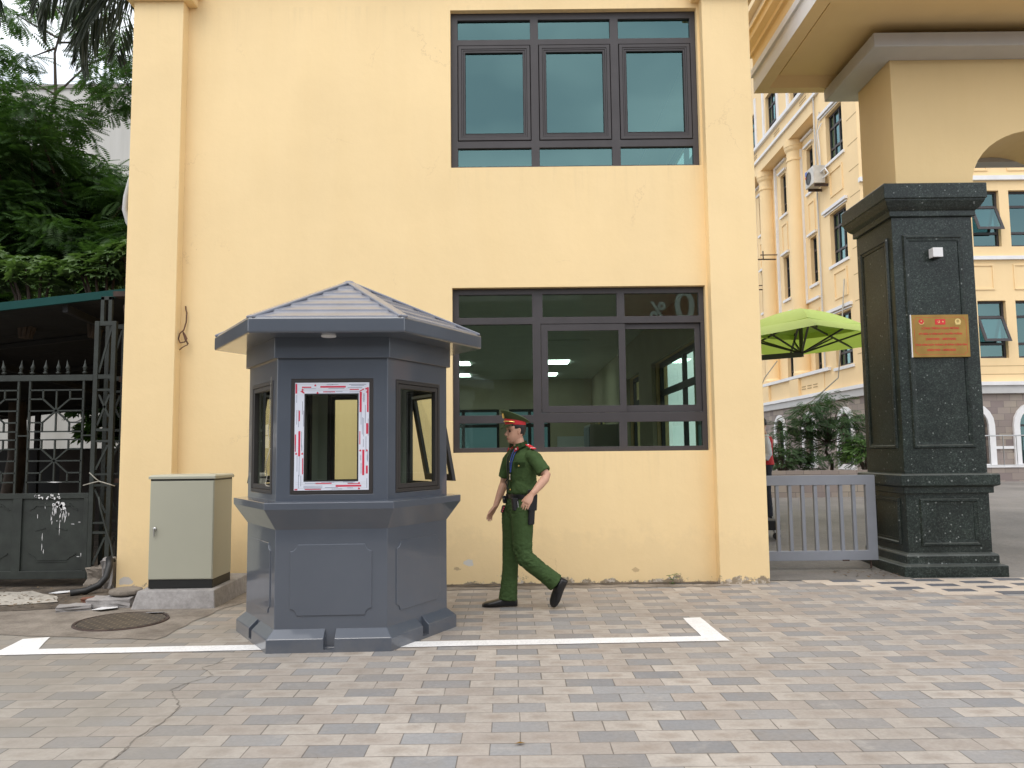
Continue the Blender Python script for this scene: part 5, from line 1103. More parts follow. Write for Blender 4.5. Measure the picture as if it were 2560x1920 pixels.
# open sprigs reaching into the sky
bm=nb(); stem=[(-8.55,14,7.0),(-8.35,14,8.1),(-8.40,14,8.9),(-8.25,14,9.6)]; tube(bm,stem,[.035,.03,.022,.01],7)
sp=[[(-8.35,14,8.1),(-7.8,14,8.65),(-7.1,13.9,8.9),(-6.6,13.8,9.2)],[(-8.35,14,8.1),(-8.8,14,8.35),(-9.4,14,8.1)],[(-8.37,14,9.1),(-7.9,14,9.1),(-7.5,14,8.8)],[(-8.37,14,9.2),(-8.9,14,9.5),(-9.3,14,9.75)],[(-8.25,14,9.6),(-7.9,14,9.95)],[(-8.37,14,9.0),(-8.9,14,8.8)],[(-7.1,13.9,8.9),(-6.9,13.8,8.0)],[(-8.25,14,9.6),(-8.6,14,10.0)]]
for s in sp: tube(bm,s,[.022]+[.014]*(len(s)-2)+[.005],6)
tips=[(-8.25,14,9.75,.3),(-7.85,14,9.95,.3),(-8.65,14,10.0,.3),(-9.3,14,9.75,.35),(-9.0,14,9.55,.3),(-8.95,14,8.8,.3),(-9.45,14,8.1,.35),(-9.3,14,8.6,.4),(-9.55,14,9.0,.3),(-7.5,14,8.8,.4),(-7.8,14,9.35,.3),(-7.0,13.9,8.95,.42),(-6.6,13.8,9.1,.45),(-6.9,13.8,8.0,.45),(-7.4,13.9,8.3,.4),(-6.45,13.8,8.4,.4),(-7.3,13.9,7.8,.35),(-6.3,13.8,7.6,.4)]
obj('upper_branches',bm,M['bark'],T1)
p,h=clump_points(tips,60,rg); n=len(p); obj('upper_leaves',scatter(PIN,p,h,rg.normal(-.25,.3,n),rg.normal(0,.3,n),.38*(.7+.6*rg.random(n))),M['leafd'],T1)
# broad leaved shrubs just over the shed roof
def shrub(label,c,rad,n,size,tm,lm,base_z=0,group=None,name='leafy_shrub'):
    t=thing(name,label,'shrub',(c[0],c[1],base_z),group); rg=np.random.default_rng(int(abs(c[0]*100+c[1]*37)))
    d=rg.normal(size=(n,3)); d/=np.linalg.norm(d,axis=1)[:,None]; d[:,2]=np.abs(d[:,2])*1.0-.25; p=np.array(c)+d*np.array(rad)*(.5+.5*rg.random(n)**.5)[:,None]
    obj('foliage',scatter(tm,p,np.arctan2(d[:,1],d[:,0])+rg.normal(0,.5,n),rg.normal(.0,.3,n),rg.normal(0,.3,n),size*(.7+.6*rg.random(n))),lm,t)
    bm=nb()
    for i in range(9):
        a=i*.7; tip=Vector(c)+Vector((math.cos(a)*rad[0]*.6,math.sin(a)*rad[1]*.6,rad[2]*.5)); b=Vector((c[0]+.05*math.cos(a),c[1]+.05*math.sin(a),base_z)); tube(bm,[b,b.lerp(tip,.5)+Vector((.04,.03,.05)),tip],[.03,.02,.006],6)
    obj('stem',bm,M['bark'],t); return t
for i,(x,z,s,l) in enumerate(((-6.35,3.75,.55,'pale green broad leaved shrub above the teal roof edge at the left'),(-5.45,3.85,.42,'pale green broad leaved shrub above the middle of the teal roof edge'),(-4.95,4.05,.38,'light green broad leaved shrub close to the building above the roof edge'),(-7.1,3.9,.6,'broad leaved shrub above the roof edge at the photo left border'))):
    shrub(l,(x,10.2,z),(s,.3,s*.85),230,.14,PAL,M['leafl'],3.0)
tree('small_tree','small round dark tree seen through the iron gate grille','tree',(-8.2,17.2,0),(-8.2,17.2,1.8),[(-8.9,17.2,2.1,.5),(-8.5,17.2,2.6,.6),(-7.9,17.2,2.5,.6),(-7.4,17.2,2.2,.45),(-8.2,17.3,2.0,.5),(-7.1,17.2,2.55,.35),(-9.4,17.2,2.5,.3)],60,.3,PAL,M['leafd'],.07)
# palms
def palm(label,base,top,fronds,group):
    t=thing('palm_tree',label,'palm',base,group); b=Vector(base); tp=Vector(top)
    bm=nb(); tube(bm,[b-Vector((0,0,.2)),b.lerp(tp,.5)+Vector((.1,0,0)),tp],[.2,.15,.13],12); obj('trunk',bm,M['bark'],t,smooth=True)
    bm=nb(); tube(bm,[tp-Vector((0,0,.9)),tp-Vector((0,0,.3)),tp],[.13,.12,.06],10); obj('crownshaft',bm,M['leafl'],t,smooth=True)
    r=random.Random(len(label))
    for (az,el,Ln,curl) in fronds:
        d=Vector((math.cos(az),math.sin(az),0)); pts=[]; p=tp.copy(); ang=el; N=22
        for i in range(N+1):
            pts.append(p.copy()); p=p+(d*math.cos(ang)+Vector((0,0,1))*math.sin(ang))*(Ln/N); ang-=curl/N
        bm=nb(); tube(bm,pts,[.028*(1-i/(N+3)) for i in range(N+1)],6)
        side=d.cross(Vector((0,0,1)))
        for i in range(3,N*3):
            f=i/3; k=min(int(f),N-1); q=pts[k].lerp(pts[k+1],f-k); tg=(pts[k+1]-pts[k]).normalized(); t_=f/N; ll=.75*math.sin(math.pi*min(1,.12+.86*t_))**.7+.1
            for s in (-1,1):
                dr=(tg*.55+side*s*r.uniform(.35,.75)+Vector((0,0,-r.uniform(.45,1.1)))).normalized(); nn=dr.cross(tg).normalized(); w=.018
                wv=dr.cross(Vector((r.uniform(-1,1),r.uniform(-1,1),.2))).normalized()*w; m1=q+dr*ll*.5; e=q+dr*ll*.97+Vector((0,0,-.10*ll))
                bm.faces.new([bm.verts.new(q),bm.verts.new(m1+wv),bm.verts.new(e),bm.verts.new(m1-wv)])
        obj('frond',bm,M['palm'],t)
    return t
palm('palm behind the building corner with drooping fronds across the top left sky','x' and (-5.35,11.6,0),(-5.35,11.6,9.0),[(R_(180),.75,2.6,2.3),(R_(200),.35,2.5,2.2),(R_(165),.2,2.4,2.0),(R_(230),.6,2.5,2.4),(R_(135),.7,2.6,2.2),(R_(60),.8,2.6,2.3),(R_(100),.6,2.6,2.3),(R_(20),1.0,2.6,2.5),(R_(300),.9,2.5,2.4),(R_(185),1.1,2.8,2.6),(R_(215),-.1,2.1,1.5),(R_(190),-.3,1.9,1.2)],'palms behind the shed')
palm('palm beyond the left border with one frond hanging into the picture','x' and (-9.4,11.4,0),(-9.4,11.4,9.2),[(R_(10),.7,2.3,2.6),(R_(350),.3,2.0,2.0),(R_(90),.7,2.6,2.3),(R_(180),.7,2.6,2.3),(R_(270),.7,2.6,2.3),(R_(130),.9,2.6,2.3),(R_(220),.9,2.6,2.3)],'palms behind the shed')
# courtyard shrubs
cs=[]
for _ in range(22): 
    x=rg.uniform(6.7,9.1); z=rg.uniform(1.1,3.0-.75*abs(x-7.9)); cs.append((x,20.0+rg.uniform(-.4,.5),z,rg.uniform(.3,.5)))
tree('courtyard_tree','feathery dark green tree growing out of the stone planter','tree',(8.1,20.2,.8),(8.05,20.2,1.6),cs,70,.28,PIN8,M['leafs'],.05)
shrub('bright green bush at the right end of the stone planter',(8.75,19.6,1.25),(.62,.4,.72),300,.26,PIN8,leaf_mat('bright bush green',(.05,.11,.03),(.12,.22,.06),.3),.8)
shrub('dark bush at the left end of the stone planter',(6.7,19.7,1.15),(.6,.4,.6),220,.28,PIN8,M['leafs'],.8)
shrub('dull green bush between granite pillar and bright bush',(9.55,19.8,1.15),(.5,.4,.5),180,.28,PIN8,M['leafs'],.8)
# weed at wall foot
wd=thing('weed','tiny green weed sprouting at the foot of the right end of the wall','plant',(1.72,8.72,0)); bm=nb(); tube(bm,[(1.72,8.72,0),(1.73,8.72,.06),(1.75,8.71,.11)],.003,5); tube(bm,[(1.73,8.72,.04),(1.68,8.72,.09)],.003,5); obj('stem',bm,M['leafl'],wd)
p=np.array([(1.75,8.71,.11),(1.68,8.72,.09),(1.74,8.71,.10),(1.73,8.72,.05),(1.76,8.70,.08),(1.70,8.70,.02)]); obj('leaves',scatter(PAL,p,np.arange(6)*1.1,np.full(6,.2),np.zeros(6),np.full(6,.045)),M['leafl'],wd)
# ---------------- people ----------------
from mathutils import noise as MN
from mathutils.bvhtree import BVHTree
M['skin']=mat('skin',(.56,.315,.215),.5,var=.07,vs=12); M['hair']=mat('black hair',(.008,.007,.007),.5,var=0)
M['uni']=mat('green uniform cloth',(.050,.088,.030),.85,var=.14,vs=9,spec=.2); M['unicap']=mat('olive cap cloth',(.055,.085,.03),.8,var=.08,vs=9)
M['leather']=mat('black leather',(.010,.010,.011),.35,var=.1); M['cloth_black']=mat('black nylon',(.012,.012,.014),.7,var=.1)
M['redp']=mat('red cloth badge',(.60,.02,.03),.6,var=.04); M['brassb']=mat('brass badge',(.75,.55,.16),.3,.8,var=.1)
M['eye']=mat('dark eye',(.015,.01,.008),.2,var=0); M['lip']=mat('lips',(.36,.13,.10),.5,var=0); M['blue']=mat('blue ribbon',(.03,.06,.30),.6,var=0)
def interp(tab,z):
    for (a,va),(b,vb) in zip(tab,tab[1:]):
        if z<=b: t=(z-a)/(b-a); t=max(0,min(1,t)); return va+(vb-va)*t
    return tab[-1][1]
FRt=[(-.118,.045),(-.11,.070),(-.096,.083),(-.08,.077),(-.065,.084),(-.05,.084),(-.035,.080),(-.015,.081),(0,.075),(.012,.078),(.024,.089),(.05,.088),(.08,.074),(.105,.048),(.122,.008)]
BKt=[(-.118,.0),(-.11,.015),(-.08,.045),(-.04,.078),(0,.094),(.04,.10),(.08,.085),(.105,.055),(.122,.008)]
WDt=[(-.118,.018),(-.11,.032),(-.096,.045),(-.07,.057),(-.04,.065),(0,.072),(.04,.076),(.08,.066),(.105,.043),(.122,.008)]
def basis(f,up=(0,0,1)):
    f=Vector(f).normalized(); l=Vector(up).cross(f).normalized(); u=f.cross(l).normalized(); return f,l,u
def headframe(c,f,up=(0,0,1)):
    f,l,u=basis(f,up); c=Vector(c); return lambda x,y,z: c+f*x+l*y+u*z
def head(bm,H,s=1):
    n=40; rings=[]
    for i in range(30):
        z=-.118+.24*i/29; fr,bk,wd=interp(FRt,z),interp(BKt,z),interp(WDt,z); r=[]
        for k in range(n):
            t=2*math.pi*k/n; c,sn=math.cos(t),math.sin(t)
            x=(fr*abs(c)**.78) if c>0 else -bk*abs(c)**.9
            y=wd*math.copysign(abs(sn)**.85,sn)
            if c>0 and -.015<z<.018: x-=.006*math.exp(-((abs(y)-.032)/.014)**2)
            r.append(H(x*s,y*s,z*s))
        rings.append(r)
    ringloft(bm,rings)
    tube(bm,[H(.074,0,.014),H(.086,0,-.004),H(.099,0,-.022),H(.104,0,-.031)],[.006,.0085,.0105,.010],10)
    tube(bm,[H(.088,-.013,-.036),H(.098,0,-.034),H(.088,.013,-.036)],[.007,.010,.007],8)
    for sg in (-1,1):
        tube(bm,[H(-.002,sg*.070,.018),H(-.012,sg*.079,.020),H(-.02,sg*.082,.006),H(-.014,sg*.080,-.014),H(-.002,sg*.074,-.028),H(.002,sg*.070,-.02)],[.006,.007,.007,.006,.007,.004],8)
        tube(bm,[H(-.005,sg*.066,.012),H(-.008,sg*.072,-.012)],[.014,.011],8)
    tube(bm,[H(.078,-.02,-.061),H(.087,0,-.058),H(.078,.02,-.061)],[.004,.0055,.004],8); tube(bm,[H(.076,-.018,-.070),H(.084,0,-.071),H(.076,.018,-.070)],[.004,.006,.004],8)
def hand(bm,wrist,dr,back,thumb,s=1,curl=.25,spread=.1,bends=(1,1,1,1),tsp=.6):
    """wrist point, direction to the fingertips, outward normal of the hand's back, side the thumb is on"""
    w=Vector(wrist); d=Vector(dr).normalized(); n=Vector(back); n=(n-d*n.dot(d)).normalized(); t=Vector(thumb); t=(t-d*t.dot(d)-n*t.dot(n)).normalized()
    rings=[]
    for x,hw,ht in ((-.01,.026,.020),(.01,.028,.018),(.035,.036,.0165),(.065,.041,.015),(.085,.040,.012),(.095,.034,.008)):
        rings.append([w+d*x*s+t*hw*s*math.copysign(abs(math.cos(a))**.8,math.cos(a))+n*ht*s*math.sin(a) for a in [2*math.pi*k/16 for k in range(16)]])
    ringloft(bm,rings)
    for i,(off,ln,r) in enumerate(((.030,.072,.0088),(.010,.080,.0090),(-.011,.074,.0086),(-.031,.058,.0076))):
        p=w+d*.080*s+t*off*s; ang=.10*bends[i]; dd=(d+t*off*spread*10).normalized(); pts=[p]
        for seg in (.44,.31,.25):
            ang+=curl*bends[i]; q=(dd*math.cos(ang)-n*math.sin(ang)); p=p+q*ln*seg*s; pts.append(p)
        tube(bm,[pts[0]-dd*.015*s]+pts,[r*s,r*s,r*.95*s,r*.88*s,r*.72*s],9)
    p=w+d*.022*s+t*.024*s-n*.006*s; a=(d*math.cos(tsp)+t*math.sin(tsp)-n*.25).normalized(); b=(a*.8+d*.5).normalized()
    tube(bm,[p-a*.01*s,p+a*.032*s,p+a*.032*s+b*.028*s,p+a*.032*s+b*.050*s],[.014*s,.0115*s,.010*s,.0075*s],9)
def ell(c,f,l,hw,hd,n=28,p=.9): 
    return [c+l*hw*math.copysign(abs(math.cos(a))**p,math.cos(a))+f*hd*math.copysign(abs(math.sin(a))**p,math.sin(a)) for a in [2*math.pi*k/n for k in range(n)]]
def torso(bm,rows,f,l,off=0):
    ringloft(bm,[ell(Vector(c),f,l,hw+off,hd+off) for c,hw,hd in rows])
def wrinkle(me,amp,sc,seed=0,zs=1.0,fn=None):
    n=len(me.vertices); co=np.empty(n*3); me.vertices.foreach_get('co',co); no=np.empty(n*3); me.vertices.foreach_get('normal',no); co=co.reshape(-1,3); no=no.reshape(-1,3)
    d=np.empty(n)
    for i in range(n):
        x,y,z=co[i]; v=Vector((x*sc+seed,y*sc,z*sc*zs)); a=MN.noise(v)+.5*MN.noise(v*2.3); k=amp*(fn(x,y,z) if fn else 1); d[i]=k*(1-abs(a)*2.0)
    co+=no*d[:,None]; me.vertices.foreach_set('co',co.ravel()); me.update()
def limb(bm,pts,rad,n=16): tube(bm,pts,rad,n)
def shoe(bm,heel,f,u,L=.30,w=.095):
    """heel: back bottom point; f: towards the toe; u: up from the sole"""
    heel=Vector(heel);f=Vector(f).normalized();u=Vector(u);u=(u-f*u.dot(f)).normalized();s=f.cross(u)
    rings=[]
    for x,hw,h in ((0,.024,.055),(.02,.036,.078),(.07,.038,.088),(.11,.038,.082),(.15,.042,.062),(.20,.047,.050),(.25,.043,.040),(.285,.028,.032),(.30,.008,.022)):
        r=[]
        for k in range(16):
            a=2*math.pi*k/16; y=hw*math.copysign(abs(math.cos(a))**.7,math.cos(a))*w/.095; z=(h*.5+h*.5*math.copysign(abs(math.sin(a))**.75,math.sin(a)))*1.18; r.append(heel+f*x*L/.30+s*y+u*z)
        rings.append(r)
    ringloft(bm,rings)
PR=thing('person','person in green uniform and red banded peaked cap walking left past the booth','person',(.08,7.5,0))
F,Lf,U=basis((-.81,-.57,0)); TC=lambda x,y,z: Vector((x,y,z))
rows=[(TC(.065,7.50,.90),.150,.105),(TC(.07,7.50,.98),.160,.112),(TC(.082,7.50,1.07),.148,.105),(TC(.085,7.50,1.18),.150,.108),(TC(.082,7.50,1.28),.160,.116),(TC(.082,7.50,1.36),.168,.118),(TC(.086,7.505,1.42),.168,.105),(TC(.092,7.508,1.46),.135,.082),(TC(.088,7.51,1.485),.085,.062)]
bm=nb(); torso(bm,rows,F,Lf,-.014)
HC=(.028,7.495,1.648); H=headframe(HC,(-.94,-.34,-.06)); head(bm,H)
limb(bm,[(.082,7.51,1.44),(.066,7.505,1.50),(.048,7.50,1.57),(.040,7.50,1.60)],[.068,.057,.054,.052])
# left arm (near the camera)
limb(bm,[(.165,7.375,1.425),(.215,7.335,1.37),(.262,7.30,1.30),(.308,7.275,1.232),(.290,7.25,1.20),(.245,7.20,1.15),(.195,7.155,1.095),(.170,7.14,1.072)],[.050,.050,.046,.041,.042,.039,.030,.026])
hand(bm,(.166,7.137,1.068),(-.50,-.22,-.80),(-.25,-.9,.25),(-.8,.0,.5),s=1.0,curl=.16,spread=.12,bends=(1.2,1,.9,.5),tsp=.5)
# right arm
limb(bm,[(.0,7.64,1.425),(-.03,7.67,1.37),(-.062,7.69,1.26),(-.088,7.70,1.15),(-.098,7.69,1.12),(-.125,7.665,1.05),(-.155,7.635,.975),(-.170,7.62,.935)],[.050,.050,.045,.040,.042,.038,.029,.026])
hand(bm,(-.172,7.618,.930),(-.55,-.10,-.80),(-.62,.62,.42),(.25,-.9,-.3),s=1.0,curl=.20,spread=.1,bends=(.8,1,1.1,1.3),tsp=.45)
# legs inside the trousers
LR=[(-.005,7.585,.92),(-.012,7.585,.70),(-.028,7.585,.49),(-.035,7.585,.30),(-.045,7.585,.07)]
LLg=[(.090,7.42,.92),(.088,7.41,.70),(.078,7.40,.505),(.165,7.41,.425),(.30,7.43,.31),(.395,7.44,.235)]
limb(bm,LR,[.075,.07,.05,.048,.038]); limb(bm,LLg,[.078,.072,.052,.05,.046,.036])
obj('body',remesh(bm,.0042,1),M['skin'],PR,smooth=True)
# trousers
bm=nb(); torso(bm,[(TC(.062,7.50,.84),.140,.098),(TC(.065,7.50,.92),.164,.116),(TC(.072,7.50,1.0),.160,.114),(TC(.078,7.50,1.045),.152,.110)],F,Lf,.004)
limb(bm,[(-.004,7.575,.93),(-.010,7.58,.80),(-.014,7.583,.66),(-.030,7.585,.50),(-.036,7.585,.34),(-.050,7.585,.18),(-.060,7.583,.065)],[.104,.102,.092,.078,.074,.078,.086],20)
limb(bm,[(.080,7.44,.93),(.082,7.425,.80),(.082,7.415,.66),(.082,7.405,.555),(.098,7.402,.478),(.165,7.41,.415),(.24,7.42,.355),(.315,7.43,.295),(.385,7.438,.238)],[.108,.105,.094,.084,.082,.079,.077,.077,.083],20)
me=remesh(bm,.0062,3)
def wf(x,y,z):
    k=.5
    if .40<z<.62 and y<7.5: k=1.7
    if z<.24 or (x>.25): k=1.1
    if z>.85: k=.9
    return k
wrinkle(me,.0045,17,3,1.5,wf); obj('trousers',me,M['uni'],PR,smooth=True)
# shirt
bm=nb(); rs=[(TC(.080,7.50,1.055),.150,.108),(TC(.082,7.50,1.075),.164,.120)]+[(c,w_,d_) for c,w_,d_ in rows[3:]]; torso(bm,rs,F,Lf,.007)
limb(bm,[(.150,7.385,1.432),(.205,7.345,1.385),(.250,7.31,1.315),(.285,7.288,1.262)],[.058,.066,.066,.068],18)
limb(bm,[(.01,7.63,1.432),(-.035,7.665,1.37),(-.060,7.685,1.28),(-.080,7.695,1.205)],[.058,.066,.064,.064],18)
limb(bm,[(.085,7.508,1.46),(.073,7.503,1.50),(.066,7.50,1.523)],[.080,.070,.066],18)
me=remesh(bm,.0056,3); wrinkle(me,.0042,15,8,.9,lambda x,y,z: 1.3 if z<1.22 else .7)
sh=obj('shirt',me,M['uni'],PR,smooth=True)
bv=BVHTree.FromPolygons([Vector(v.co) for v in sh.data.vertices],[tuple(p.vertices) for p in sh.data.polygons]); OR=orgof(PR)
def surf(a,z,out=.004,c=(.084,7.50)):
    """point on the shirt at height z, angle a (radians, 0 = chest centre, + towards the left arm)"""
    d=F*math.cos(a)+Lf*math.sin(a); o=Vector((c[0],c[1],z))+d*.6-OR; h=bv.ray_cast(o,-d); 
    p=(h[0] if h[0] else o-d*.48); return p+OR+d*out,d
def patch(bm,a0,a1,zt,zb,out=.003,n=6,th=.004):
    top=[];bot=[]
    for i in range(n+1):
        a=a0+(a1-a0)*i/n; s=math.sin(math.pi*i/n*2)*0; p,d=surf(a,zt,out); q,e=surf(a,zb-(.010*abs(math.sin(math.pi*2*i/n)) if zb>zt-.09 and zt-zb<.06 else 0),out); top.append(bm.verts.new(p)); bot.append(bm.verts.new(q))
    for i in range(n): bm.faces.new((top[i],top[i+1],bot[i+1],bot[i]))
bm=nb(); patch(bm,.42,1.12,1.352,1.315,.006,8); patch(bm,-.09,.09,1.40,1.09,.004,3); bmesh.ops.solidify(bm,geom=bm.faces[:],thickness=.003)
obj('pocket_flap',bm,M['uni'],sh,smooth=False)
bm=nb()
for z in (1.445,1.36,1.27,1.18,1.10): p,d=surf(0,z,.006); lathe(bm,p,[(0,0),(.008,0),(.007,.004),(0,.005)],10,axis=d)
p,d=surf(.77,1.322,.012); lathe(bm,p,[(0,0),(.009,0),(.007,.005),(0,.006)],10,axis=d); obj('button',bm,M['brassb'],sh)
# collar flaps with red tabs
def quad(bm,P,t=.004):
    f=bm.faces.new([bm.verts.new(Vector(p)) for p in P]); bmesh.ops.solidify(bm,geom=[f],thickness=t)
nc=Vector((.066,7.50,1.535))
def rim(a,r,z): return Vector((nc.x,nc.y,z))+F*math.cos(a)*r+Lf*math.sin(a)*r*1.05
bm=nb()
for sg in (-1,1):
    up_=[rim(sg*a,.064,1.545-.020*math.cos(a)) for a in (.28,.7,1.2,1.8,2.4,3.0)]; lo=[rim(sg*a,r,z) for a,r,z in ((.5,.115,1.447),(.75,.112,1.472),(1.2,.098,1.497),(1.8,.085,1.515),(2.4,.078,1.52),(3.0,.075,1.52))]
    A=[bm.verts.new(p) for p in up_];Bv=[bm.verts.new(p) for p in lo]
    for i in range(5): bm.faces.new((A[i],A[i+1],Bv[i+1],Bv[i]))
bmesh.ops.solidify(bm,geom=bm.faces[:],thickness=.004); obj('collar',bm,M['uni'],sh)
bm=nb(); 
for sg in (1,-1):
    a=[rim(sg*.50,.120,1.452),rim(sg*.40,.098,1.480),rim(sg*.78,.104,1.502),rim(sg*.86,.118,1.475)]; quad(bm,a,.003)
obj('collar_tab',bm,M['redp'],sh)
bm=nb(); lathe(bm,rim(.64,.119,1.478),[(0,0),(.009,0),(.007,.003),(0,.004)],10,axis=F); obj('tab_star',bm,M['lampw'],sh)
# shoulder boards
for (c,dr) in ((Vector((.168,7.372,1.497)),Lf),(Vector((.016,7.628,1.497)),-Lf)):
    d=(dr+Vector((0,0,-.38))).normalized(); w=F; n=d.cross(w).normalized(); n=n if n.z>0 else -n
    bm=nb(); obox(bm,c,(d,w,n),(.058,.026,.004)); sb=obj('shoulder_board',bm,M['redp'],sh,bevel=.002,seg=1)
    bm=nb(); obox(bm,c+d*.036,(d,w,n),(.003,.0262,.0045)); lathe(bm,c-d*.045+n*.004,[(0,0),(.008,0),(.006,.004),(0,.005)],10,axis=n); obj('shoulder_stripe',bm,M['lampw'],sb)
# belt and kit
bm=nb(); ringloft(bm,[ell(Vector((.077,7.50,z)),F,Lf,.166+e,.122+e,32) for z,e in ((1.012,0),(1.016,.005),(1.052,.005),(1.056,0))],cap=False); obj('belt',bm,M['leather'],PR)
def kit(name,c,ax,hs,m,parent=PR,bev=.008): bm=nb(); obox(bm,c,ax,hs); return obj(name,bm,m,parent,bevel=bev,seg=3)
hx=(Vector((1,.25,.0)).normalized(),Vector((-.25,1,0)).normalized(),Vector((.06,0,1)).normalized())
hs_=kit('holster',(.176,7.335,.985),hx,(.042,.022,.075),M['cloth_black']); kit('holster_sleeve',(.166,7.335,.865),hx,(.030,.020,.085),M['cloth_black'],hs_,.014)
kit('pistol_grip',(.150,7.31,1.075),hx,(.018,.014,.028),M['leather'],hs_)
px_=(Vector((.9,.4,0)).normalized(),Vector((-.4,.9,0)).normalized(),Vector((-.10,0,1)).normalized())
kit('pouch',(.018,7.365,.968),px_,(.030,.022,.058),M['cloth_black']); kit('pouch_clip',(.043,7.343,.965),px_,(.002,.002,.03),M['steel'],bev=.0005)
rd=kit('radio',(-.082,7.50,1.005),px_,(.019,.016,.036),M['leather'],bev=.01); kit('radio_remote',(-.098,7.49,.918),(px_[0],px_[1],Vector((.25,0,1)).normalized()),(.015,.012,.036),M['leather'],rd)
bm=nb()
for i in range(3): lathe(bm,(-.104+.008*i-.0,7.476,.897+.018*i),[(0,0),(.007,0),(.006,.003),(0,.003)],8,axis=(0,-1,0))
obj('remote_button',bm,mat('pink button',(.6,.08,.12),.5,var=0),rd); kit('radio_face',(-.086,7.482,1.012),px_,(.006,.002,.008),M['steel'],rd,.0005)
bm=nb(); P=[surf(-.45,z,.008)[0] for z in (1.47,1.40,1.32,1.24,1.16,1.10)]; tube(bm,P+[Vector((-.06,7.48,1.03))],.005,6); P=[surf(-.25+.3*(1.45-z),z,.008)[0] for z in (1.44,1.36,1.28,1.22)]; tube(bm,P,.004,6)
tube(bm,[Vector((-.045,7.50,1.21)),Vector((-.07,7.50,1.17)),Vector((-.055,7.48,1.12)),Vector((-.01,7.42,1.06)),Vector((.0,7.39,1.02))],.006,6); obj('radio_cord',bm,M['cloth_black'],PR)
bm=nb()
for a0 in (.38,.05): P=[surf(a0*(z-1.24)/.22,z,.008)[0] for z in (1.475,1.42,1.36,1.30,1.26)]; tube(bm,P,.0045,6)
obj('lanyard',bm,M['blue'],PR); p,d=surf(-.06,1.232,.010); bm=nb(); obox(bm,p,(d,d.cross(Vector((0,0,1))),Vector((0,0,1))),(.005,.010,.012)); obox(bm,p-Vector((0,0,.03)),(d,d.cross(Vector((0,0,1))),Vector((0,0,1))),(.006,.009,.014)); obj('lanyard_clip',bm,M['steel'],PR,bevel=.002)
# shoes
bm=nb(); shoe(bm,(.030,7.585,.004),(-1,-.08,0),(0,0,1),.335,.12); obj('shoe',remesh(bm,.005,2),M['leather'],PR,smooth=True)
bm=nb(); shoe(bm,(.492,7.465,.262),(-.46,-.03,-.885),(-.70,-.60,.38),.285,.125); obj('shoe',remesh(bm,.005,2),M['leather'],PR,smooth=True)
# face details
for sg in (-1,1):
    bm=nb(); lathe(bm,H(.0685,sg*.032,.002),[(0,-.006),(.006,-.003),(.0075,.001),(.005,.0045),(0,.006)],12,axis=H(1,0,0)-H(0,0,0)); obj('eye',bm,M['eye'],PR,smooth=True)
    bm=nb(); tube(bm,[H(.079,sg*.014,.017),H(.081,sg*.03,.023),H(.072,sg*.048,.019)],[.0025,.0038,.0022],6); obj('eyebrow',bm,M['hair'],PR)
bm=nb(); tube(bm,[H(.083,-.017,-.0635),H(.0915,0,-.061),H(.083,.017,-.0635)],[.002,.0042,.002],8); tube(bm,[H(.081,-.015,-.0725),H(.0895,0,-.0735),H(.081,.015,-.0725)],[.002,.0045,.002],8); obj('lips',bm,M['lip'],PR,smooth=True)
# hair : shell over the back and sides of the skull
bm=nb(); n=36; rings=[]
for i in range(14):
    z=-.050+.172*i/13; fr,bk,wd=interp(FRt,z),interp(BKt,z),interp(WDt,z); r=[]
    for k in range(n):
        t=2*math.pi*k/n; c,sn=math.cos(t),math.sin(t)
        lim=.55 if z>.045 else (-.30 if z<.02 else .25)
        g_=.007 if (c<lim or z>.06) else -.004
        if z<-.03 and c>-.55: g_=-.004
        x=(fr*abs(c)**.78) if c>0 else -bk*abs(c)**.9; y=wd*math.copysign(abs(sn)**.85,sn); m=math.hypot(x,y)+1e-6; r.append(H(x*(1+g_/m),y*(1+g_/m),z+(.006 if z>.09 else 0)))
    rings.append(r)
ringloft(bm,rings); obj('hair',bm,M['hair'],PR,smooth=True)
# peaked cap
def ov(x0,rx,ry,z,tilt,n=40,f=0): return [H(x0+rx*math.cos(a),ry*math.sin(a),z+tilt*(x0+rx*math.cos(a))) for a in [2*math.pi*k/n for k in range(n)]]
CP=PR
bm=nb(); ringloft(bm,[ov(-.004,.099,.083,.058,.10),ov(-.004,.101,.085,.060,.10),ov(-.002,.104,.088,.100,.22),ov(-.002,.100,.085,.102,.22)]); cb=obj('cap',bm,M['redp'],PR,smooth=False)
bm=nb(); ringloft(bm,[ov(-.002,.103,.087,.098,.22),ov(-.004,.116,.104,.118,.34),ov(-.006,.134,.124,.137,.48),ov(-.006,.137,.127,.141,.50),ov(-.006,.134,.124,.146,.50),ov(-.006,.11,.10,.153,.46),ov(-.006,.05,.045,.160,.42)]); obj('cap_crown',bm,M['unicap'],cb,smooth=True)
bm=nb(); A=[];Bv=[]
for i in range(17):
    a=R_(-62+124*i/16); A.append(bm.verts.new(H(-.002+.101*math.cos(a),.086*math.sin(a),.068))); e=.060*math.cos(a*1.35)+.0; Bv.append(bm.verts.new(H(-.002+(.101+e)*math.cos(a),(.086+e*.5)*math.sin(a),.068-e*.72)))
for i in range(16): bm.faces.new((A[i],A[i+1],Bv[i+1],Bv[i]))
bmesh.ops.solidify(bm,geom=bm.faces[:],thickness=.004); obj('visor',bm,M['unicap'],cb)
bm=nb(); tube(bm,[H(-.002+.107*math.cos(R_(a)),.092*math.sin(R_(a)),.078+.02*math.cos(R_(a))) for a in range(-66,67,6)],.0045,6)
for s_ in (-1,1): lathe(bm,H(-.002+.108*math.cos(R_(66)),s_*.092*math.sin(R_(66)),.086),[(0,-.004),(.008,-.002),(.008,.004),(0,.006)],10,axis=H(.4,s_,0)-H(0,0,0))
obj('cap_cord',bm,M['brassb'],cb)
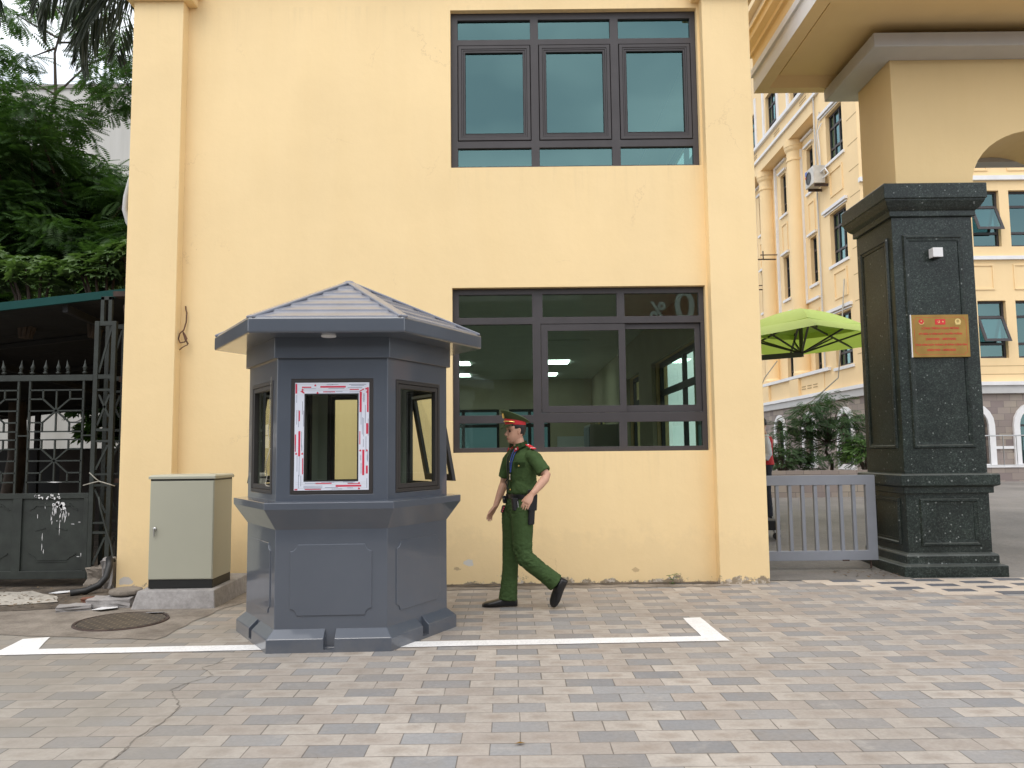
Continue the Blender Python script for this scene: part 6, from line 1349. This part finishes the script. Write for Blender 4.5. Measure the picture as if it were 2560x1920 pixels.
bm=nb(); obox(bm,H(.113,0,.150),(H(1,0,0)-H(0,0,0),H(0,1,0)-H(0,0,0),H(.12,0,1)-H(0,0,0)),(.005,.017,.024)); obj('cap_badge',bm,M['brassb'],cb,bevel=.006,seg=3)
# ---- second person beyond the gate
P2=thing('person','person in red vest over white shirt half hidden behind the right building edge','person',(4.40,13.9,.25))
F2,L2,U2=basis((-1,.12,0)); z0=.25
def V2(x,y,z): return Vector((4.42,13.9,z0))+F2*x+L2*y+Vector((0,0,z))
rows2=[(V2(0,0,.88),.150,.115),(V2(0,0,.98),.165,.125),(V2(.01,0,1.10),.150,.118),(V2(.01,0,1.25),.170,.125),(V2(0,0,1.36),.185,.120),(V2(0,0,1.42),.165,.095),(V2(.0,0,1.46),.09,.065)]
bm=nb(); torso(bm,rows2,F2,L2,-.012); H2=headframe(V2(.045,0,1.62),F2+Vector((0,0,-.1))); head(bm,H2); limb(bm,[V2(0,0,1.40),V2(.01,0,1.5),V2(.03,0,1.56)],[.07,.056,.053])
for s in (-1,1):
    limb(bm,[V2(0,s*.16,1.39),V2(-.02,s*.21,1.25),V2(-.03,s*.23,1.10),V2(.06,s*.22,1.0),V2(.16,s*.19,.90)],[.05,.046,.042,.036,.026]); hand(bm,V2(.16,s*.19,.90),F2*.7-Vector((0,0,.7)),L2*s,F2,curl=.3)
    limb(bm,[V2(0,s*.09,.90),V2(.01,s*.10,.48),V2(-.02,s*.10,.08)],[.075,.052,.04])
obj('body',remesh(bm,.006,1),M['skin'],P2,smooth=True)
bm=nb()
torso(bm,[(V2(0,0,.82),.14,.11),(V2(0,0,.92),.168,.128),(V2(0,0,1.04),.156,.12)],F2,L2,.004)
for s in (-1,1): limb(bm,[V2(0,s*.085,.92),V2(.0,s*.095,.70),V2(.01,s*.10,.48),V2(-.01,s*.10,.25),V2(-.02,s*.10,.05)],[.10,.09,.076,.072,.07],18)
me=remesh(bm,.008,2); wrinkle(me,.004,15,2); obj('trousers',me,mat('navy trousers',(.012,.014,.024),.8,var=.1),P2,smooth=True)
bm=nb(); torso(bm,rows2[2:],F2,L2,.006)
for s in (-1,1): limb(bm,[V2(0,s*.15,1.395),V2(-.015,s*.205,1.28),V2(-.03,s*.228,1.12),V2(.03,s*.225,1.03)],[.058,.062,.058,.056],16)
me=remesh(bm,.007,2); wrinkle(me,.004,15,5); obj('shirt',me,mat('white shirt',(.72,.72,.75),.8,var=.03),P2,smooth=True)
bm=nb(); torso(bm,[(V2(-.005,0,.93),.172,.135)]+[(c-F2*.008,w,d) for c,w,d in rows2[2:6]],F2,L2,.016); me=remesh(bm,.008,2); wrinkle(me,.004,13,9); obj('vest',me,mat('red vest',(.55,.015,.02),.7,var=.08),P2,smooth=True)
bm=nb(); lathe(bm,H2(-.012,0,-.02),[(.06,0),(.088,.03),(.094,.07),(.085,.11),(.055,.145),(.005,.155)],20); obj('hair',bm,M['hair'],P2,smooth=True)
for s in (-1,1): bm=nb(); shoe(bm,V2(-.07,s*.10,.0),F2,(0,0,1),.27,.095); obj('shoe',remesh(bm,.006,2),M['leather'],P2,smooth=True)
# ---------------- the far side of the street (seen only as reflections) ----------------
def shop(name,label,x0,x1,h,col,seed):
    t=thing(name,label,'building',((x0+x1)/2,-17,0),'buildings across the street'); r=random.Random(seed); m=mat(name+' wall',col,.85,var=.12,vs=.5)
    holes=[]; z=3.6
    while z+1.6<h-.5:
        x=x0+.8
        while x+1.2<x1-.4: holes.append(rect(-x-1.2,-x,z,z+1.5)); x+=2.2
        z+=3.1
    F_=lambda u,v,d: Vector((-u,-17-d,v)); bm=nb(); plate(bm,rect(-x1,-x0,0,h),holes+[rect(-x1+.4,-x0-.4,.15,2.9)],F_,.25); obj('wall',bm,m,t)
    obj('interior',bx(x0+.1,x1-.1,-26,-17.6,0,h-.2),M['dark'],t); obj('roof',bx(x0,x1,-26,-17.1,h,h+.3),M['concrete'],t)
for a in ((-26,-17,8.6,(.16,.15,.13),1),(-17,-9.5,8.0,(.10,.12,.09),2),(-9.5,-3,8.4,(.13,.12,.10),3),(-3,3.2,8.2,(.11,.12,.10),4),(3.2,10.5,8.6,(.15,.12,.10),5),(10.5,19,8.3,(.13,.13,.12),6)):
    shop('shop_house','shop house across the street %s'%{1:'farthest left with grey front',2:'with dull green front',3:'with brown grey front left of the middle',4:'straight behind the viewer',5:'carrying the red percent banner',6:'right of the red banner house'}[a[4]],*a)
SB=thing('banner','red sale banner reading 0% on the house across the street','banner',(7.3,-16.9,6.6))
bm=nb(); box(bm,5.0,9.8,-16.95,-16.9,6.9,8.55); obj('cloth',bm,mat('banner red',(.22,.02,.02),.7,var=.1),SB); bm=nb(); textmesh(bm,'0',1.9,(7.75,-16.885,7.25),(-1,0,0),(0,0,1),.01,bold=.03); textmesh(bm,'%',1.1,(6.55,-16.885,7.3),(-1,0,0),(0,0,1),.01,bold=.02); obj('lettering',bm,M['lampw'],SB)
